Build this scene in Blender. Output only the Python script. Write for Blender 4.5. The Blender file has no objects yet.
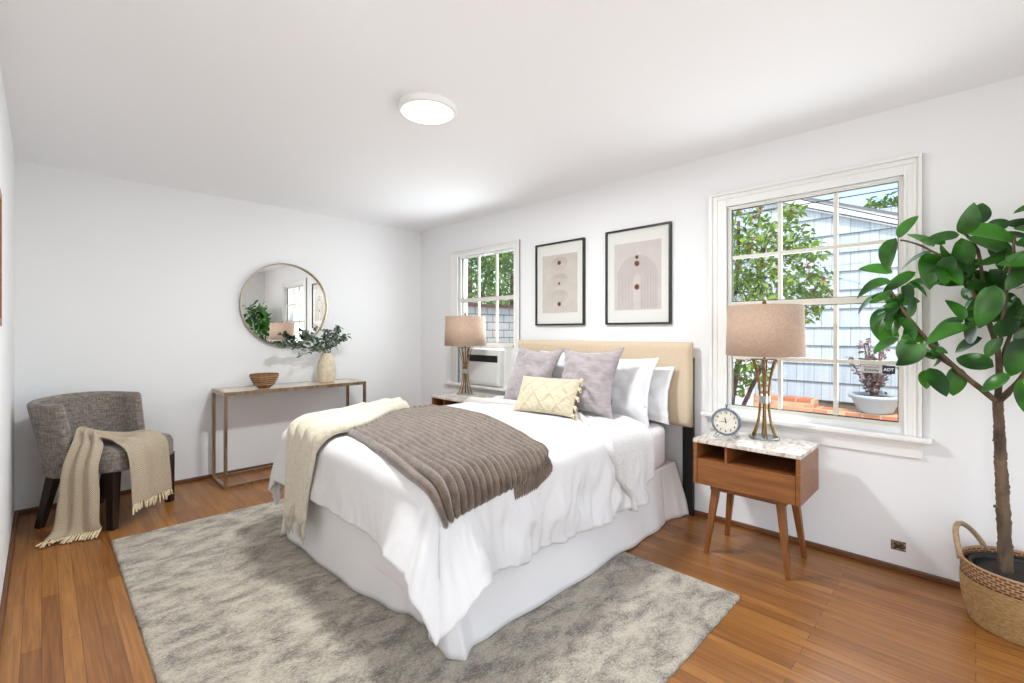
import bpy, bmesh, math, random
from mathutils import Vector, Matrix, noise
random.seed(7)
PI = math.pi
sc = bpy.context.scene
COL = sc.collection

# ------------------------------------------------------------------ camera, sky, light
CH = 1.24
HEAD = math.radians(45.2)
cd = bpy.data.cameras.new('camera'); cam = bpy.data.objects.new('camera', cd); COL.objects.link(cam)
cam.location = (0, 0, CH); cam.rotation_euler = (PI/2, 0, -HEAD)
cd.sensor_width = 36; cd.lens = 36*467/1024; cd.shift_y = -10/1024; cd.clip_start = .02
sc.camera = cam
sc.view_settings.view_transform = 'Standard'; sc.view_settings.look = 'None'
sc.view_settings.gamma = 1; sc.view_settings.use_curve_mapping = False
sc.view_settings.exposure = 0.06
sc.cycles.use_denoising = True
sc.cycles.max_bounces = 10; sc.cycles.diffuse_bounces = 6; sc.cycles.transparent_max_bounces = 12
sc.cycles.sample_clamp_indirect = 6; sc.cycles.caustics_reflective = False; sc.cycles.caustics_refractive = False

w = bpy.data.worlds.new('sky'); sc.world = w; w.use_nodes = True
wn = w.node_tree; wn.nodes.clear()
sky = wn.nodes.new('ShaderNodeTexSky'); sky.sky_type = 'NISHITA'; sky.sun_disc = False
sky.sun_elevation = math.radians(52); sky.sun_rotation = math.radians(250); sky.air_density = 1.2; sky.dust_density = 2.0
bg = wn.nodes.new('ShaderNodeBackground'); bg.inputs[1].default_value = .34
wo = wn.nodes.new('ShaderNodeOutputWorld')
wn.links.new(sky.outputs[0], bg.inputs[0]); wn.links.new(bg.outputs[0], wo.inputs[0])

sd = bpy.data.lights.new('sun', 'SUN'); sun = bpy.data.objects.new('sun', sd); COL.objects.link(sun)
sd.energy = 2.9; sd.angle = math.radians(.6); sd.color = (1, .95, .87)
sun.rotation_euler = Vector((.62, .28, -1.05)).to_track_quat('-Z', 'Y').to_euler()

def area(name, loc, direction, sx, sy, power, color=(1, 1, 1), shape='RECTANGLE', portal=False):
    d = bpy.data.lights.new(name, 'AREA'); d.shape = shape; d.size = sx; d.size_y = sy
    d.energy = power; d.color = color
    if portal: d.cycles.is_portal = True
    o = bpy.data.objects.new(name, d); COL.objects.link(o); o.location = loc
    o.rotation_euler = Vector(direction).to_track_quat('-Z', 'Y').to_euler()
    return o
# added fill lamps behind the camera, and area lamps boosting daylight at both windows
area('fill_rear', (1.2, -2.3, 1.3), (0.05, 1, .10), 3.6, 2.4, 48, (.92, .975, 1))  # added unseen fill lamp behind the camera, outside a made-up opening
area('upfill_rear', (1.2, -1.5, .1), (0.0, 1, .95), 2.4, 1.2, 2, (.92, .975, 1))  # added low lamp tilted up to brighten the ceiling
area('fill_alcove', (-1.6, -.2, 1.35), (1, 1.15, .0), 1.9, 1.6, 16, (.92, .975, 1))  # added unseen fill lamp on the alcove side
area('upfill_alcove', (-1.6, -.1, .6), (1, 1.0, .9), 1.6, .9, 25, (.92, .975, 1))  # added uplight on the alcove side for the ceiling
area('portal_wide_window', (3.33, .70, 1.39), (-1, 0, 0), .86, 1.28, 1, portal=True)
area('portal_narrow_window', (3.33, 3.48, 1.55), (-1, 0, 0), .80, .86, 1, portal=True)
area('daylight_wide_window', (3.34, .70, 1.39), (-1, .25, .28), .84, 1.24, 18, (.92, .975, 1))
area('daylight_narrow_window', (3.34, 3.48, 1.57), (-1, -.15, .2), .78, .84, 26, (.92, .975, 1))

# ------------------------------------------------------------------ materials
def lin(c):
    if isinstance(c, str):
        c = tuple(int(c[i:i+2], 16) for i in (0, 2, 4))
    return tuple(((v/255)/12.92 if v/255 <= .04045 else ((v/255+.055)/1.055)**2.4) for v in c) + (1,)
def newmat(name):
    m = bpy.data.materials.new(name); m.use_nodes = True
    n = m.node_tree.nodes; b = n['Principled BSDF']
    return m, n, m.node_tree.links, b
def mat(name, col, rough=.6, metal=0, col2=None, scale=20, detail=4, bump=0, bscale=None, stretch=(1, 1, 1), sheen=0, spec=None, ramp=(.35, .65), trans=0, sss=0, emis=0):
    m, n, l, b = newmat(name)
    b.inputs['Base Color'].default_value = lin(col); b.inputs['Roughness'].default_value = rough; b.inputs['Metallic'].default_value = metal
    if spec is not None: b.inputs['Specular IOR Level'].default_value = spec
    if sheen: b.inputs['Sheen Weight'].default_value = sheen
    if trans: b.inputs['Transmission Weight'].default_value = trans
    if sss:
        b.inputs['Subsurface Weight'].default_value = sss; b.inputs['Subsurface Radius'].default_value = (.02, .02, .02)
    if emis:
        b.inputs['Emission Color'].default_value = lin(col); b.inputs['Emission Strength'].default_value = emis
    if col2 or bump:
        tc = n.new('ShaderNodeTexCoord'); mp = n.new('ShaderNodeMapping'); mp.inputs['Scale'].default_value = stretch
        l.new(tc.outputs['Object'], mp.inputs[0])
    if col2:
        t = n.new('ShaderNodeTexNoise'); t.inputs['Scale'].default_value = scale; t.inputs['Detail'].default_value = detail
        l.new(mp.outputs[0], t.inputs[0])
        r = n.new('ShaderNodeValToRGB'); r.color_ramp.elements[0].position = ramp[0]; r.color_ramp.elements[1].position = ramp[1]
        r.color_ramp.elements[0].color = lin(col); r.color_ramp.elements[1].color = lin(col2)
        l.new(t.outputs[0], r.inputs[0]); l.new(r.outputs[0], b.inputs['Base Color'])
    if bump:
        t2 = n.new('ShaderNodeTexNoise'); t2.inputs['Scale'].default_value = bscale or scale; t2.inputs['Detail'].default_value = 5
        l.new(mp.outputs[0], t2.inputs[0])
        bp = n.new('ShaderNodeBump'); bp.inputs['Strength'].default_value = bump; bp.inputs['Distance'].default_value = .01
        l.new(t2.outputs[0], bp.inputs['Height']); l.new(bp.outputs[0], b.inputs['Normal'])
    return m
def weave(name, c1, c2, sc_=260, rough=.9, bump=.3, sheen=.2, axis=('X', 'Z'), mix2=None):
    """woven cloth: two crossing thread waves plus slub noise"""
    m, n, l, b = newmat(name)
    b.inputs['Roughness'].default_value = rough; b.inputs['Sheen Weight'].default_value = sheen
    tc = n.new('ShaderNodeTexCoord')
    ws = []
    for st in ((1, 1, .12), (.12, .12, 1)):
        mp = n.new('ShaderNodeMapping'); mp.inputs['Scale'].default_value = tuple(s*sc_ for s in st)
        l.new(tc.outputs['Object'], mp.inputs[0])
        t = n.new('ShaderNodeTexNoise'); t.inputs['Scale'].default_value = 1; t.inputs['Detail'].default_value = 2
        l.new(mp.outputs[0], t.inputs[0]); ws.append(t)
    ad = n.new('ShaderNodeMath'); ad.operation = 'ADD'; l.new(ws[0].outputs[0], ad.inputs[0]); l.new(ws[1].outputs[0], ad.inputs[1])
    r = n.new('ShaderNodeValToRGB'); e = r.color_ramp.elements
    mr = n.new('ShaderNodeMath'); mr.operation = 'MULTIPLY'; mr.inputs[1].default_value = .5; l.new(ad.outputs[0], mr.inputs[0])
    e[0].position = .38; e[1].position = .62; e[0].color = lin(c1); e[1].color = lin(c2)
    l.new(mr.outputs[0], r.inputs[0]); l.new(r.outputs[0], b.inputs['Base Color'])
    bp = n.new('ShaderNodeBump'); bp.inputs['Strength'].default_value = bump; bp.inputs['Distance'].default_value = .003
    l.new(mr.outputs[0], bp.inputs['Height']); l.new(bp.outputs[0], b.inputs['Normal'])
    return m
def wood(name, c1, c2, rough=.4, stretch=(30, 30, 2), scale=1.0, bump=.05):
    m, n, l, b = newmat(name)
    b.inputs['Roughness'].default_value = rough
    tc = n.new('ShaderNodeTexCoord'); mp = n.new('ShaderNodeMapping'); mp.inputs['Scale'].default_value = stretch
    l.new(tc.outputs['Object'], mp.inputs[0])
    t = n.new('ShaderNodeTexNoise'); t.inputs['Scale'].default_value = scale; t.inputs['Detail'].default_value = 8; t.inputs['Distortion'].default_value = 1.2
    l.new(mp.outputs[0], t.inputs[0])
    r = n.new('ShaderNodeValToRGB'); r.color_ramp.elements[0].position = .3; r.color_ramp.elements[1].position = .72
    r.color_ramp.elements[0].color = lin(c1); r.color_ramp.elements[1].color = lin(c2)
    l.new(t.outputs[0], r.inputs[0]); l.new(r.outputs[0], b.inputs['Base Color'])
    bp = n.new('ShaderNodeBump'); bp.inputs['Strength'].default_value = bump; bp.inputs['Distance'].default_value = .003
    l.new(t.outputs[0], bp.inputs['Height']); l.new(bp.outputs[0], b.inputs['Normal'])
    return m

M = {}
M['wall'] = mat('wall_paint', 'e9e9ea', .75, bump=.04, bscale=60)
M['ceil'] = mat('ceiling_paint', 'f2f2f4', .85, bump=.04, bscale=60)
M['trim'] = mat('white_gloss_trim', 'e9e8e6', .35)
M['muntin'] = mat('sash_paint', 'dcd9cf', .5)
M['gasket'] = mat('dark_gasket', '2c2b2a', .6)
M['base'] = wood('shoe_mould_wood', '5a371f', '7a4c2b', .45, (3, 3, 40))
M['walnut'] = wood('walnut_wood', '70421f', '905a2c', .38, (40, 3, 40))
M['walnut_v'] = wood('walnut_leg_wood', '683b1a', '885327', .38, (40, 40, 3))
M['walnut_in'] = wood('walnut_inner', '6b3a1c', '8b5129', .45, (40, 3, 40))
M['darkleg'] = wood('espresso_wood', '1c1310', '33231c', .35, (40, 40, 3))
M['black'] = mat('black_metal', '141414', .45, .2)
M['blackframe'] = mat('black_picture_frame', '1b1917', .4)
M['brass'] = mat('aged_brass', '9c7a48', .33, .9, '7d5f36', 30)
M['bronze'] = mat('brushed_bronze_metal', 'b59b80', .28, .85, '8d7560', 6, stretch=(8, 8, 1))
M['mframe'] = mat('mirror_frame_metal', 'b5a68e', .3, .9)
M['mirror'] = mat('mirror_glass', 'f4f5f5', .01, 1)
M['shade'] = weave('linen_shade', 'b0937f', 'c4a996', 420, .9, .15, .1)
M['duvet'] = mat('white_duvet', 'd5d2d1', .85, bump=.5, bscale=8, sheen=.15)
M['duvet_under'] = mat('white_jacquard', 'cfcbc8', .85, 0, 'd8d5d3', 90, bump=.25, bscale=60, sheen=.1, ramp=(.42, .56))
M['sheet'] = mat('pale_sheet', 'ddd6d7', .85, bump=.2, bscale=14, sheen=.1)
M['skirt'] = mat('skirt_cotton', 'e0dcdb', .85, bump=.15, bscale=20, sheen=.1)
M['pillow'] = mat('white_pillowcase', 'd7d6d8', .8, bump=.5, bscale=9, sheen=.15)
M['velvet'] = mat('grey_velvet', '8d8385', .8, 0, '9f9597', 14, bump=.35, bscale=22, stretch=(1, 1, 3), sheen=.6)
M['headb'] = weave('cream_upholstery', 'c9b499', 'd4c1a8', 500, .85, .15, .1)
M['ribbed'] = mat('taupe_plush', '57473c', .85, 0, '786556', 22, bump=.6, bscale=150, sheen=.45, ramp=(.3, .7))
M['knit'] = mat('cream_knit', 'cdc2ac', .9, 0, 'dbd1bc', 60, bump=.8, bscale=180, sheen=.3)
M['lumbar'] = mat('cream_tufted_cotton', 'bfb297', .95, 0, 'cdc2aa', 90, bump=.7, bscale=220, sheen=.2)
M['tweed'] = weave('grey_tweed', '5a524c', '94897f', 170, .95, .6, .2)
M['basket_o'] = mat('woven_seagrass', '8a683d', .8, 0, 'a98659', 60, bump=.4, bscale=200, stretch=(1, 1, 3))
M['handle'] = mat('basket_handle_rope', '9b7f62', .8, 0, 'b59b7c', 120, bump=.6, bscale=200)
M['soil'] = mat('dark_soil', '2e2a26', .95, bump=.8, bscale=90)
M['blackpot'] = mat('black_plastic', '111111', .5)
M['bark'] = mat('grey_brown_bark', '41352a', .9, 0, '6b5844', 22, bump=1.0, bscale=40, stretch=(1, 1, .35))
M['vase'] = mat('cream_carved_ceramic', 'c6b69c', .6, 0, 'd6c8b0', 30, bump=.1, bscale=40)
M['bowl'] = mat('brown_wicker', '6b4526', .7, 0, '9a6b3e', 60, bump=.9, bscale=110)
M['glass_top'] = mat('smoked_tabletop_glass', 'cdbd9e', .12, .0, 'ded2b8', 3)
M['acrylic'] = mat('clear_acrylic', 'dfe6e2', .08, 0, trans=.7)
M['clockblue'] = mat('slate_blue_metal', '57636d', .45, .3, '77838b', 30)
M['dial'] = mat('aged_clock_dial', 'cfc8ba', .7, 0, 'dcd6ca', 25)
M['ink'] = mat('black_ink', '1d1c1b', .6)
M['acwhite'] = mat('white_plastic', 'e3e2df', .45)
M['acdark'] = mat('dark_grille', '1a1a1b', .6)
M['mattboard'] = mat('ivory_mat_board', 'efeae4', .8)
M['print'] = mat('greige_art_paper', 'cfc3ba', .85, 0, 'd6cac1', 12)
M['print2'] = mat('pink_art_paper', 'd3c5c2', .85, 0, 'd9ccc9', 12)
M['artline'] = mat('art_line_grey', 'a3958b', .85)
M['artdot'] = mat('art_rust_dot', '8a4a33', .85, 0, '763d2b', 90)
M['artdark'] = mat('art_dark_centre', '3c2620', .85)
M['lampglass'] = mat('ceiling_diffuser', 'fff1da', .5, emis=1.0)
M['rust'] = mat('rusty_outlet_box', '5a4330', .8, 0, 'a08460', 90)
M['steel'] = mat('galvanised_screw', 'c9c7c0', .3, .8)
M['pavement'] = mat('pale_pavement', 'cfc8bd', .9, 0, 'bdb5a8', 3)
M['fascia'] = mat('white_fascia', 'eef0f1', .6)
M['roofing'] = mat('grey_roofing', '77797c', .9)
M['foundation'] = mat('concrete_foundation', '8a7d6a', .9, 0, '6c6152', 4)
M['bowlpot'] = mat('pale_blue_grey_planter', 'b9c1c6', .6)
M['wire'] = mat('black_cable', '303236', .7)
M['stem'] = mat('brown_stems', '6b5140', .9)
M['redleaf'] = mat('burgundy_leaf', '7c6468', .8, 0, '9b8480', 30)
M['flower'] = mat('coral_flower', 'a85448', .7, 0, 'c4866a', 6)
M['tube_wood'] = wood('orange_frame_wood', '7a4321', '9d5c30', .4, (3, 3, 30))
M['fringe'] = mat('cream_fringe', 'dccba8', .95, bump=.3, bscale=200)

def leafmat(name, c1, c2, scale, rough=.35, sss=0, tr=.25):
    m, n, l, b = newmat(name)
    b.inputs['Roughness'].default_value = rough
    tc = n.new('ShaderNodeTexCoord'); t = n.new('ShaderNodeTexNoise'); t.inputs['Scale'].default_value = scale
    l.new(tc.outputs['Object'], t.inputs[0])
    r = n.new('ShaderNodeValToRGB'); r.color_ramp.elements[0].position = .35; r.color_ramp.elements[1].position = .66
    r.color_ramp.elements[0].color = lin(c1); r.color_ramp.elements[1].color = lin(c2)
    l.new(t.outputs[0], r.inputs[0]); l.new(r.outputs[0], b.inputs['Base Color'])
    if tr:
        tl = n.new('ShaderNodeBsdfTranslucent'); l.new(r.outputs[0], tl.inputs[0])
        mx = n.new('ShaderNodeMixShader'); mx.inputs[0].default_value = tr
        l.new(b.outputs[0], mx.inputs[1]); l.new(tl.outputs[0], mx.inputs[2]); l.new(mx.outputs[0], n['Material Output'].inputs[0])
    return m
M['leaf'] = leafmat('glossy_green_leaf', '173a12', '407f22', 7, .3)
M['euca'] = leafmat('eucalyptus_leaf', '3b4f42', '8b9c86', 30, .6, tr=.1)
M['treeleaf'] = leafmat('garden_leaf', '4a7024', 'a0bd4c', 2.2, .6, tr=.35)
M['darkleaf'] = leafmat('far_tree_leaf', '44702c', '8aa54c', 2, .7, tr=.3)

def glass_mat():
    m, n, l, b = newmat('window_glass'); n.remove(b)
    t = n.new('ShaderNodeBsdfTransparent'); g = n.new('ShaderNodeBsdfGlossy'); g.inputs['Roughness'].default_value = .02
    t.inputs[0].default_value = (.97, .98, .98, 1)
    lw = n.new('ShaderNodeLayerWeight'); pw = n.new('ShaderNodeMath'); pw.operation = 'POWER'; l.new(lw.outputs['Facing'], pw.inputs[0]); pw.inputs[1].default_value = 5
    f = n.new('ShaderNodeMath'); f.operation = 'MULTIPLY_ADD'; l.new(pw.outputs[0], f.inputs[0]); f.inputs[1].default_value = .5; f.inputs[2].default_value = .025
    x = n.new('ShaderNodeMixShader'); l.new(f.outputs[0], x.inputs[0]); l.new(t.outputs[0], x.inputs[1]); l.new(g.outputs[0], x.inputs[2])
    l.new(x.outputs[0], n['Material Output'].inputs[0]); return m
M['glass'] = glass_mat()

def floor_mat():
    m, n, l, b = newmat('oak_strip_floor')
    tc = n.new('ShaderNodeTexCoord')
    mp = n.new('ShaderNodeMapping'); mp.inputs['Rotation'].default_value = (0, 0, PI/2)
    l.new(tc.outputs['Object'], mp.inputs[0])
    br = n.new('ShaderNodeTexBrick'); br.offset = .37; br.offset_frequency = 2; br.squash = 1
    br.inputs['Scale'].default_value = 1; br.inputs['Brick Width'].default_value = 1.3; br.inputs['Row Height'].default_value = .057
    br.inputs['Mortar Size'].default_value = .0009; br.inputs['Mortar Smooth'].default_value = .2; br.inputs['Bias'].default_value = 0
    br.inputs['Color1'].default_value = (0, 0, 0, 1); br.inputs['Color2'].default_value = (1, 1, 1, 1); br.inputs['Mortar'].default_value = (.5, .5, .5, 1)
    l.new(mp.outputs[0], br.inputs[0])
    g = n.new('ShaderNodeTexNoise'); g.inputs['Scale'].default_value = 1; g.inputs['Detail'].default_value = 7; g.inputs['Distortion'].default_value = .6
    mg = n.new('ShaderNodeMapping'); mg.inputs['Scale'].default_value = (75, 3.2, 1); l.new(tc.outputs['Object'], mg.inputs[0]); l.new(mg.outputs[0], g.inputs[0])
    r = n.new('ShaderNodeValToRGB'); e = r.color_ramp.elements; e[0].position = .0; e[0].color = lin('86562b'); e[1].position = 1; e[1].color = lin('a5713a')
    e2 = e.new(.5); e2.color = lin('966331')
    sp = n.new('ShaderNodeSeparateColor'); l.new(br.outputs['Color'], sp.inputs[0])
    l.new(sp.outputs[0], r.inputs[0])
    r2 = n.new('ShaderNodeValToRGB'); r2.color_ramp.elements[0].position = .3; r2.color_ramp.elements[0].color = (.66, .62, .58, 1)
    r2.color_ramp.elements[1].position = .65; r2.color_ramp.elements[1].color = (1.08, 1.06, 1.04, 1)
    l.new(g.outputs[0], r2.inputs[0])
    mx = n.new('ShaderNodeMix'); mx.data_type = 'RGBA'; mx.blend_type = 'MULTIPLY'; mx.inputs[0].default_value = 1
    l.new(r.outputs[0], mx.inputs[6]); l.new(r2.outputs[0], mx.inputs[7])
    mo = n.new('ShaderNodeMix'); mo.data_type = 'RGBA'; l.new(br.outputs['Fac'], mo.inputs[0]); l.new(mx.outputs[2], mo.inputs[6]); mo.inputs[7].default_value = lin('4a2e1a')
    l.new(mo.outputs[2], b.inputs['Base Color'])
    b.inputs['Roughness'].default_value = .34
    bp = n.new('ShaderNodeBump'); bp.inputs['Strength'].default_value = .12; bp.inputs['Distance'].default_value = .002
    l.new(g.outputs[0], bp.inputs['Height']); l.new(bp.outputs[0], b.inputs['Normal'])
    return m
M['floor'] = floor_mat()

def rug_mat():
    m, n, l, b = newmat('heathered_rug_pile')
    b.inputs['Roughness'].default_value = .95; b.inputs['Sheen Weight'].default_value = .3
    tc = n.new('ShaderNodeTexCoord')
    def nz(s, st, d=6, dist=0):
        mp = n.new('ShaderNodeMapping'); mp.inputs['Scale'].default_value = st; mp.inputs['Rotation'].default_value = (0, 0, .5)
        l.new(tc.outputs['Object'], mp.inputs[0]); t = n.new('ShaderNodeTexNoise'); t.inputs['Scale'].default_value = s; t.inputs['Detail'].default_value = d
        t.inputs['Distortion'].default_value = dist; t.inputs['Roughness'].default_value = .65
        l.new(mp.outputs[0], t.inputs[0]); return t
    a = nz(8, (1, 1.7, 1), 10, .4); c = nz(70, (1, 2.0, 1), 4)
    ad = n.new('ShaderNodeMath'); ad.operation = 'MULTIPLY_ADD'; l.new(c.outputs[0], ad.inputs[0]); ad.inputs[1].default_value = .70; l.new(a.outputs[0], ad.inputs[2])
    r = n.new('ShaderNodeValToRGB'); e = r.color_ramp.elements
    e[0].position = .70; e[0].color = lin('73695b'); e[1].position = .98; e[1].color = lin('c6bba7')
    e3 = e.new(.82); e3.color = lin('a39888')
    l.new(ad.outputs[0], r.inputs[0]); l.new(r.outputs[0], b.inputs['Base Color'])
    f = nz(130, (1, 1, 1), 2)
    bp = n.new('ShaderNodeBump'); bp.inputs['Strength'].default_value = 1.0; bp.inputs['Distance'].default_value = .014
    l.new(f.outputs[0], bp.inputs['Height']); l.new(bp.outputs[0], b.inputs['Normal'])
    return m
M['rug'] = rug_mat()

def marble_mat():
    m, n, l, b = newmat('travertine_top')
    b.inputs['Roughness'].default_value = .25
    tc = n.new('ShaderNodeTexCoord'); t = n.new('ShaderNodeTexNoise'); t.inputs['Scale'].default_value = 9; t.inputs['Detail'].default_value = 9; t.inputs['Distortion'].default_value = 1.5
    mp = n.new('ShaderNodeMapping'); mp.inputs['Scale'].default_value = (1, 2.2, 1); l.new(tc.outputs['Object'], mp.inputs[0]); l.new(mp.outputs[0], t.inputs[0])
    r = n.new('ShaderNodeValToRGB'); e = r.color_ramp.elements; e[0].position = .33; e[0].color = lin('a08f80'); e[1].position = .62; e[1].color = lin('ded6cc')
    e3 = e.new(.48); e3.color = lin('c9bdb1')
    l.new(t.outputs[0], r.inputs[0]); l.new(r.outputs[0], b.inputs['Base Color']); return m
M['marble'] = marble_mat()

def shake_mat():
    m, n, l, b = newmat('pale_blue_shakes'); b.inputs['Roughness'].default_value = .8
    tc = n.new('ShaderNodeTexCoord')
    br = n.new('ShaderNodeTexBrick'); br.offset = .43; br.inputs['Scale'].default_value = 1; br.inputs['Brick Width'].default_value = .26; br.inputs['Row Height'].default_value = .31
    br.inputs['Mortar Size'].default_value = .006; br.inputs['Color1'].default_value = lin('b9c4cd'); br.inputs['Color2'].default_value = lin('cdd6dc'); br.inputs['Mortar'].default_value = lin('8e9aa4')
    mp = n.new('ShaderNodeMapping'); mp.inputs['Rotation'].default_value = (PI/2, 0, PI/2)
    cx = n.new('ShaderNodeSeparateXYZ'); cb = n.new('ShaderNodeCombineXYZ'); l.new(tc.outputs['Object'], cx.inputs[0])
    l.new(cx.outputs['Y'], cb.inputs['X']); l.new(cx.outputs['Z'], cb.inputs['Y']); l.new(cb.outputs[0], br.inputs[0])
    t = n.new('ShaderNodeTexNoise'); t.inputs['Scale'].default_value = 1; t.inputs['Detail'].default_value = 3
    m2 = n.new('ShaderNodeMapping'); m2.inputs['Scale'].default_value = (1, 40, .6); l.new(tc.outputs['Object'], m2.inputs[0]); l.new(m2.outputs[0], t.inputs[0])
    r = n.new('ShaderNodeValToRGB'); r.color_ramp.elements[0].position = .35; r.color_ramp.elements[0].color = (.8, .82, .84, 1); r.color_ramp.elements[1].position = .6; r.color_ramp.elements[1].color = (1, 1, 1, 1)
    l.new(t.outputs[0], r.inputs[0])
    mx = n.new('ShaderNodeMix'); mx.data_type = 'RGBA'; mx.blend_type = 'MULTIPLY'; mx.inputs[0].default_value = 1
    l.new(br.outputs[0], mx.inputs[6]); l.new(r.outputs[0], mx.inputs[7]); l.new(mx.outputs[2], b.inputs['Base Color'])
    return m
M['shake'] = shake_mat()

def masonry(name, c1, c2, mortar, bw, bh, ms, axis):
    m, n, l, b = newmat(name); b.inputs['Roughness'].default_value = .9
    tc = n.new('ShaderNodeTexCoord'); cx = n.new('ShaderNodeSeparateXYZ'); cb = n.new('ShaderNodeCombineXYZ'); l.new(tc.outputs['Object'], cx.inputs[0])
    l.new(cx.outputs[axis], cb.inputs['X']); l.new(cx.outputs['Z'], cb.inputs['Y'])
    br = n.new('ShaderNodeTexBrick'); br.inputs['Scale'].default_value = 1; br.inputs['Brick Width'].default_value = bw; br.inputs['Row Height'].default_value = bh
    br.inputs['Mortar Size'].default_value = ms; br.inputs['Color1'].default_value = lin(c1); br.inputs['Color2'].default_value = lin(c2); br.inputs['Mortar'].default_value = lin(mortar)
    l.new(cb.outputs[0], br.inputs[0]); l.new(br.outputs[0], b.inputs['Base Color'])
    bp = n.new('ShaderNodeBump'); bp.inputs['Strength'].default_value = .6; bp.inputs['Distance'].default_value = .01; bp.invert = True
    l.new(br.outputs['Fac'], bp.inputs['Height']); l.new(bp.outputs[0], b.inputs['Normal'])
    return m
M['brick'] = masonry('orange_brick', 'bd6d48', 'e2b78b', 'c0b2a2', .21, .068, .008, 'Y')
M['block'] = masonry('grey_block', 'b7b8b4', 'c6c7c3', '6d6d6a', .405, .203, .012, 'X')

def herring_mat():
    m, n, l, b = newmat('herringbone_throw'); b.inputs['Roughness'].default_value = .95; b.inputs['Sheen Weight'].default_value = .2
    uv = n.new('ShaderNodeUVMap'); sx = n.new('ShaderNodeSeparateXYZ'); l.new(uv.outputs[0], sx.inputs[0])
    def mt(op, a, bb=None):
        k = n.new('ShaderNodeMath'); k.operation = op
        for i, q in enumerate((a, bb)):
            if q is None: continue
            if isinstance(q, (int, float)): k.inputs[i].default_value = q
            else: l.new(q, k.inputs[i])
        return k.outputs[0]
    U = mt('MULTIPLY', sx.outputs[1], 22.0); V = mt('MULTIPLY', sx.outputs[0], 150.0)
    zig = mt('PINGPONG', U, 1.0)
    s = mt('ADD', V, mt('MULTIPLY', zig, 1.6))
    f = mt('FRACT', s)
    g = mt('GREATER_THAN', f, .5)
    r = n.new('ShaderNodeMix'); r.data_type = 'RGBA'; l.new(g, r.inputs[0]); r.inputs[6].default_value = lin('8b7a68'); r.inputs[7].default_value = lin('c9b99f')
    l.new(r.outputs[2], b.inputs['Base Color']); return m
M['herring'] = herring_mat()

def band_mat():
    m, n, l, b = newmat('brown_checker_band'); b.inputs['Roughness'].default_value = .85
    uv = n.new('ShaderNodeUVMap'); mp = n.new('ShaderNodeMapping'); mp.inputs['Scale'].default_value = (44, 5, 1); l.new(uv.outputs[0], mp.inputs[0])
    br = n.new('ShaderNodeTexBrick'); br.inputs['Scale'].default_value = 1; br.inputs['Brick Width'].default_value = 1.; br.inputs['Row Height'].default_value = .8
    br.inputs['Mortar Size'].default_value = .13; br.inputs['Color1'].default_value = lin('553a28'); br.inputs['Color2'].default_value = lin('6d4b33'); br.inputs['Mortar'].default_value = lin('a98562')
    l.new(mp.outputs[0], br.inputs[0]); l.new(br.outputs[0], b.inputs['Base Color'])
    bp = n.new('ShaderNodeBump'); bp.inputs['Distance'].default_value = .004; bp.invert = True; l.new(br.outputs['Fac'], bp.inputs['Height']); l.new(bp.outputs[0], b.inputs['Normal'])
    return m
M['band'] = band_mat()

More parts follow.
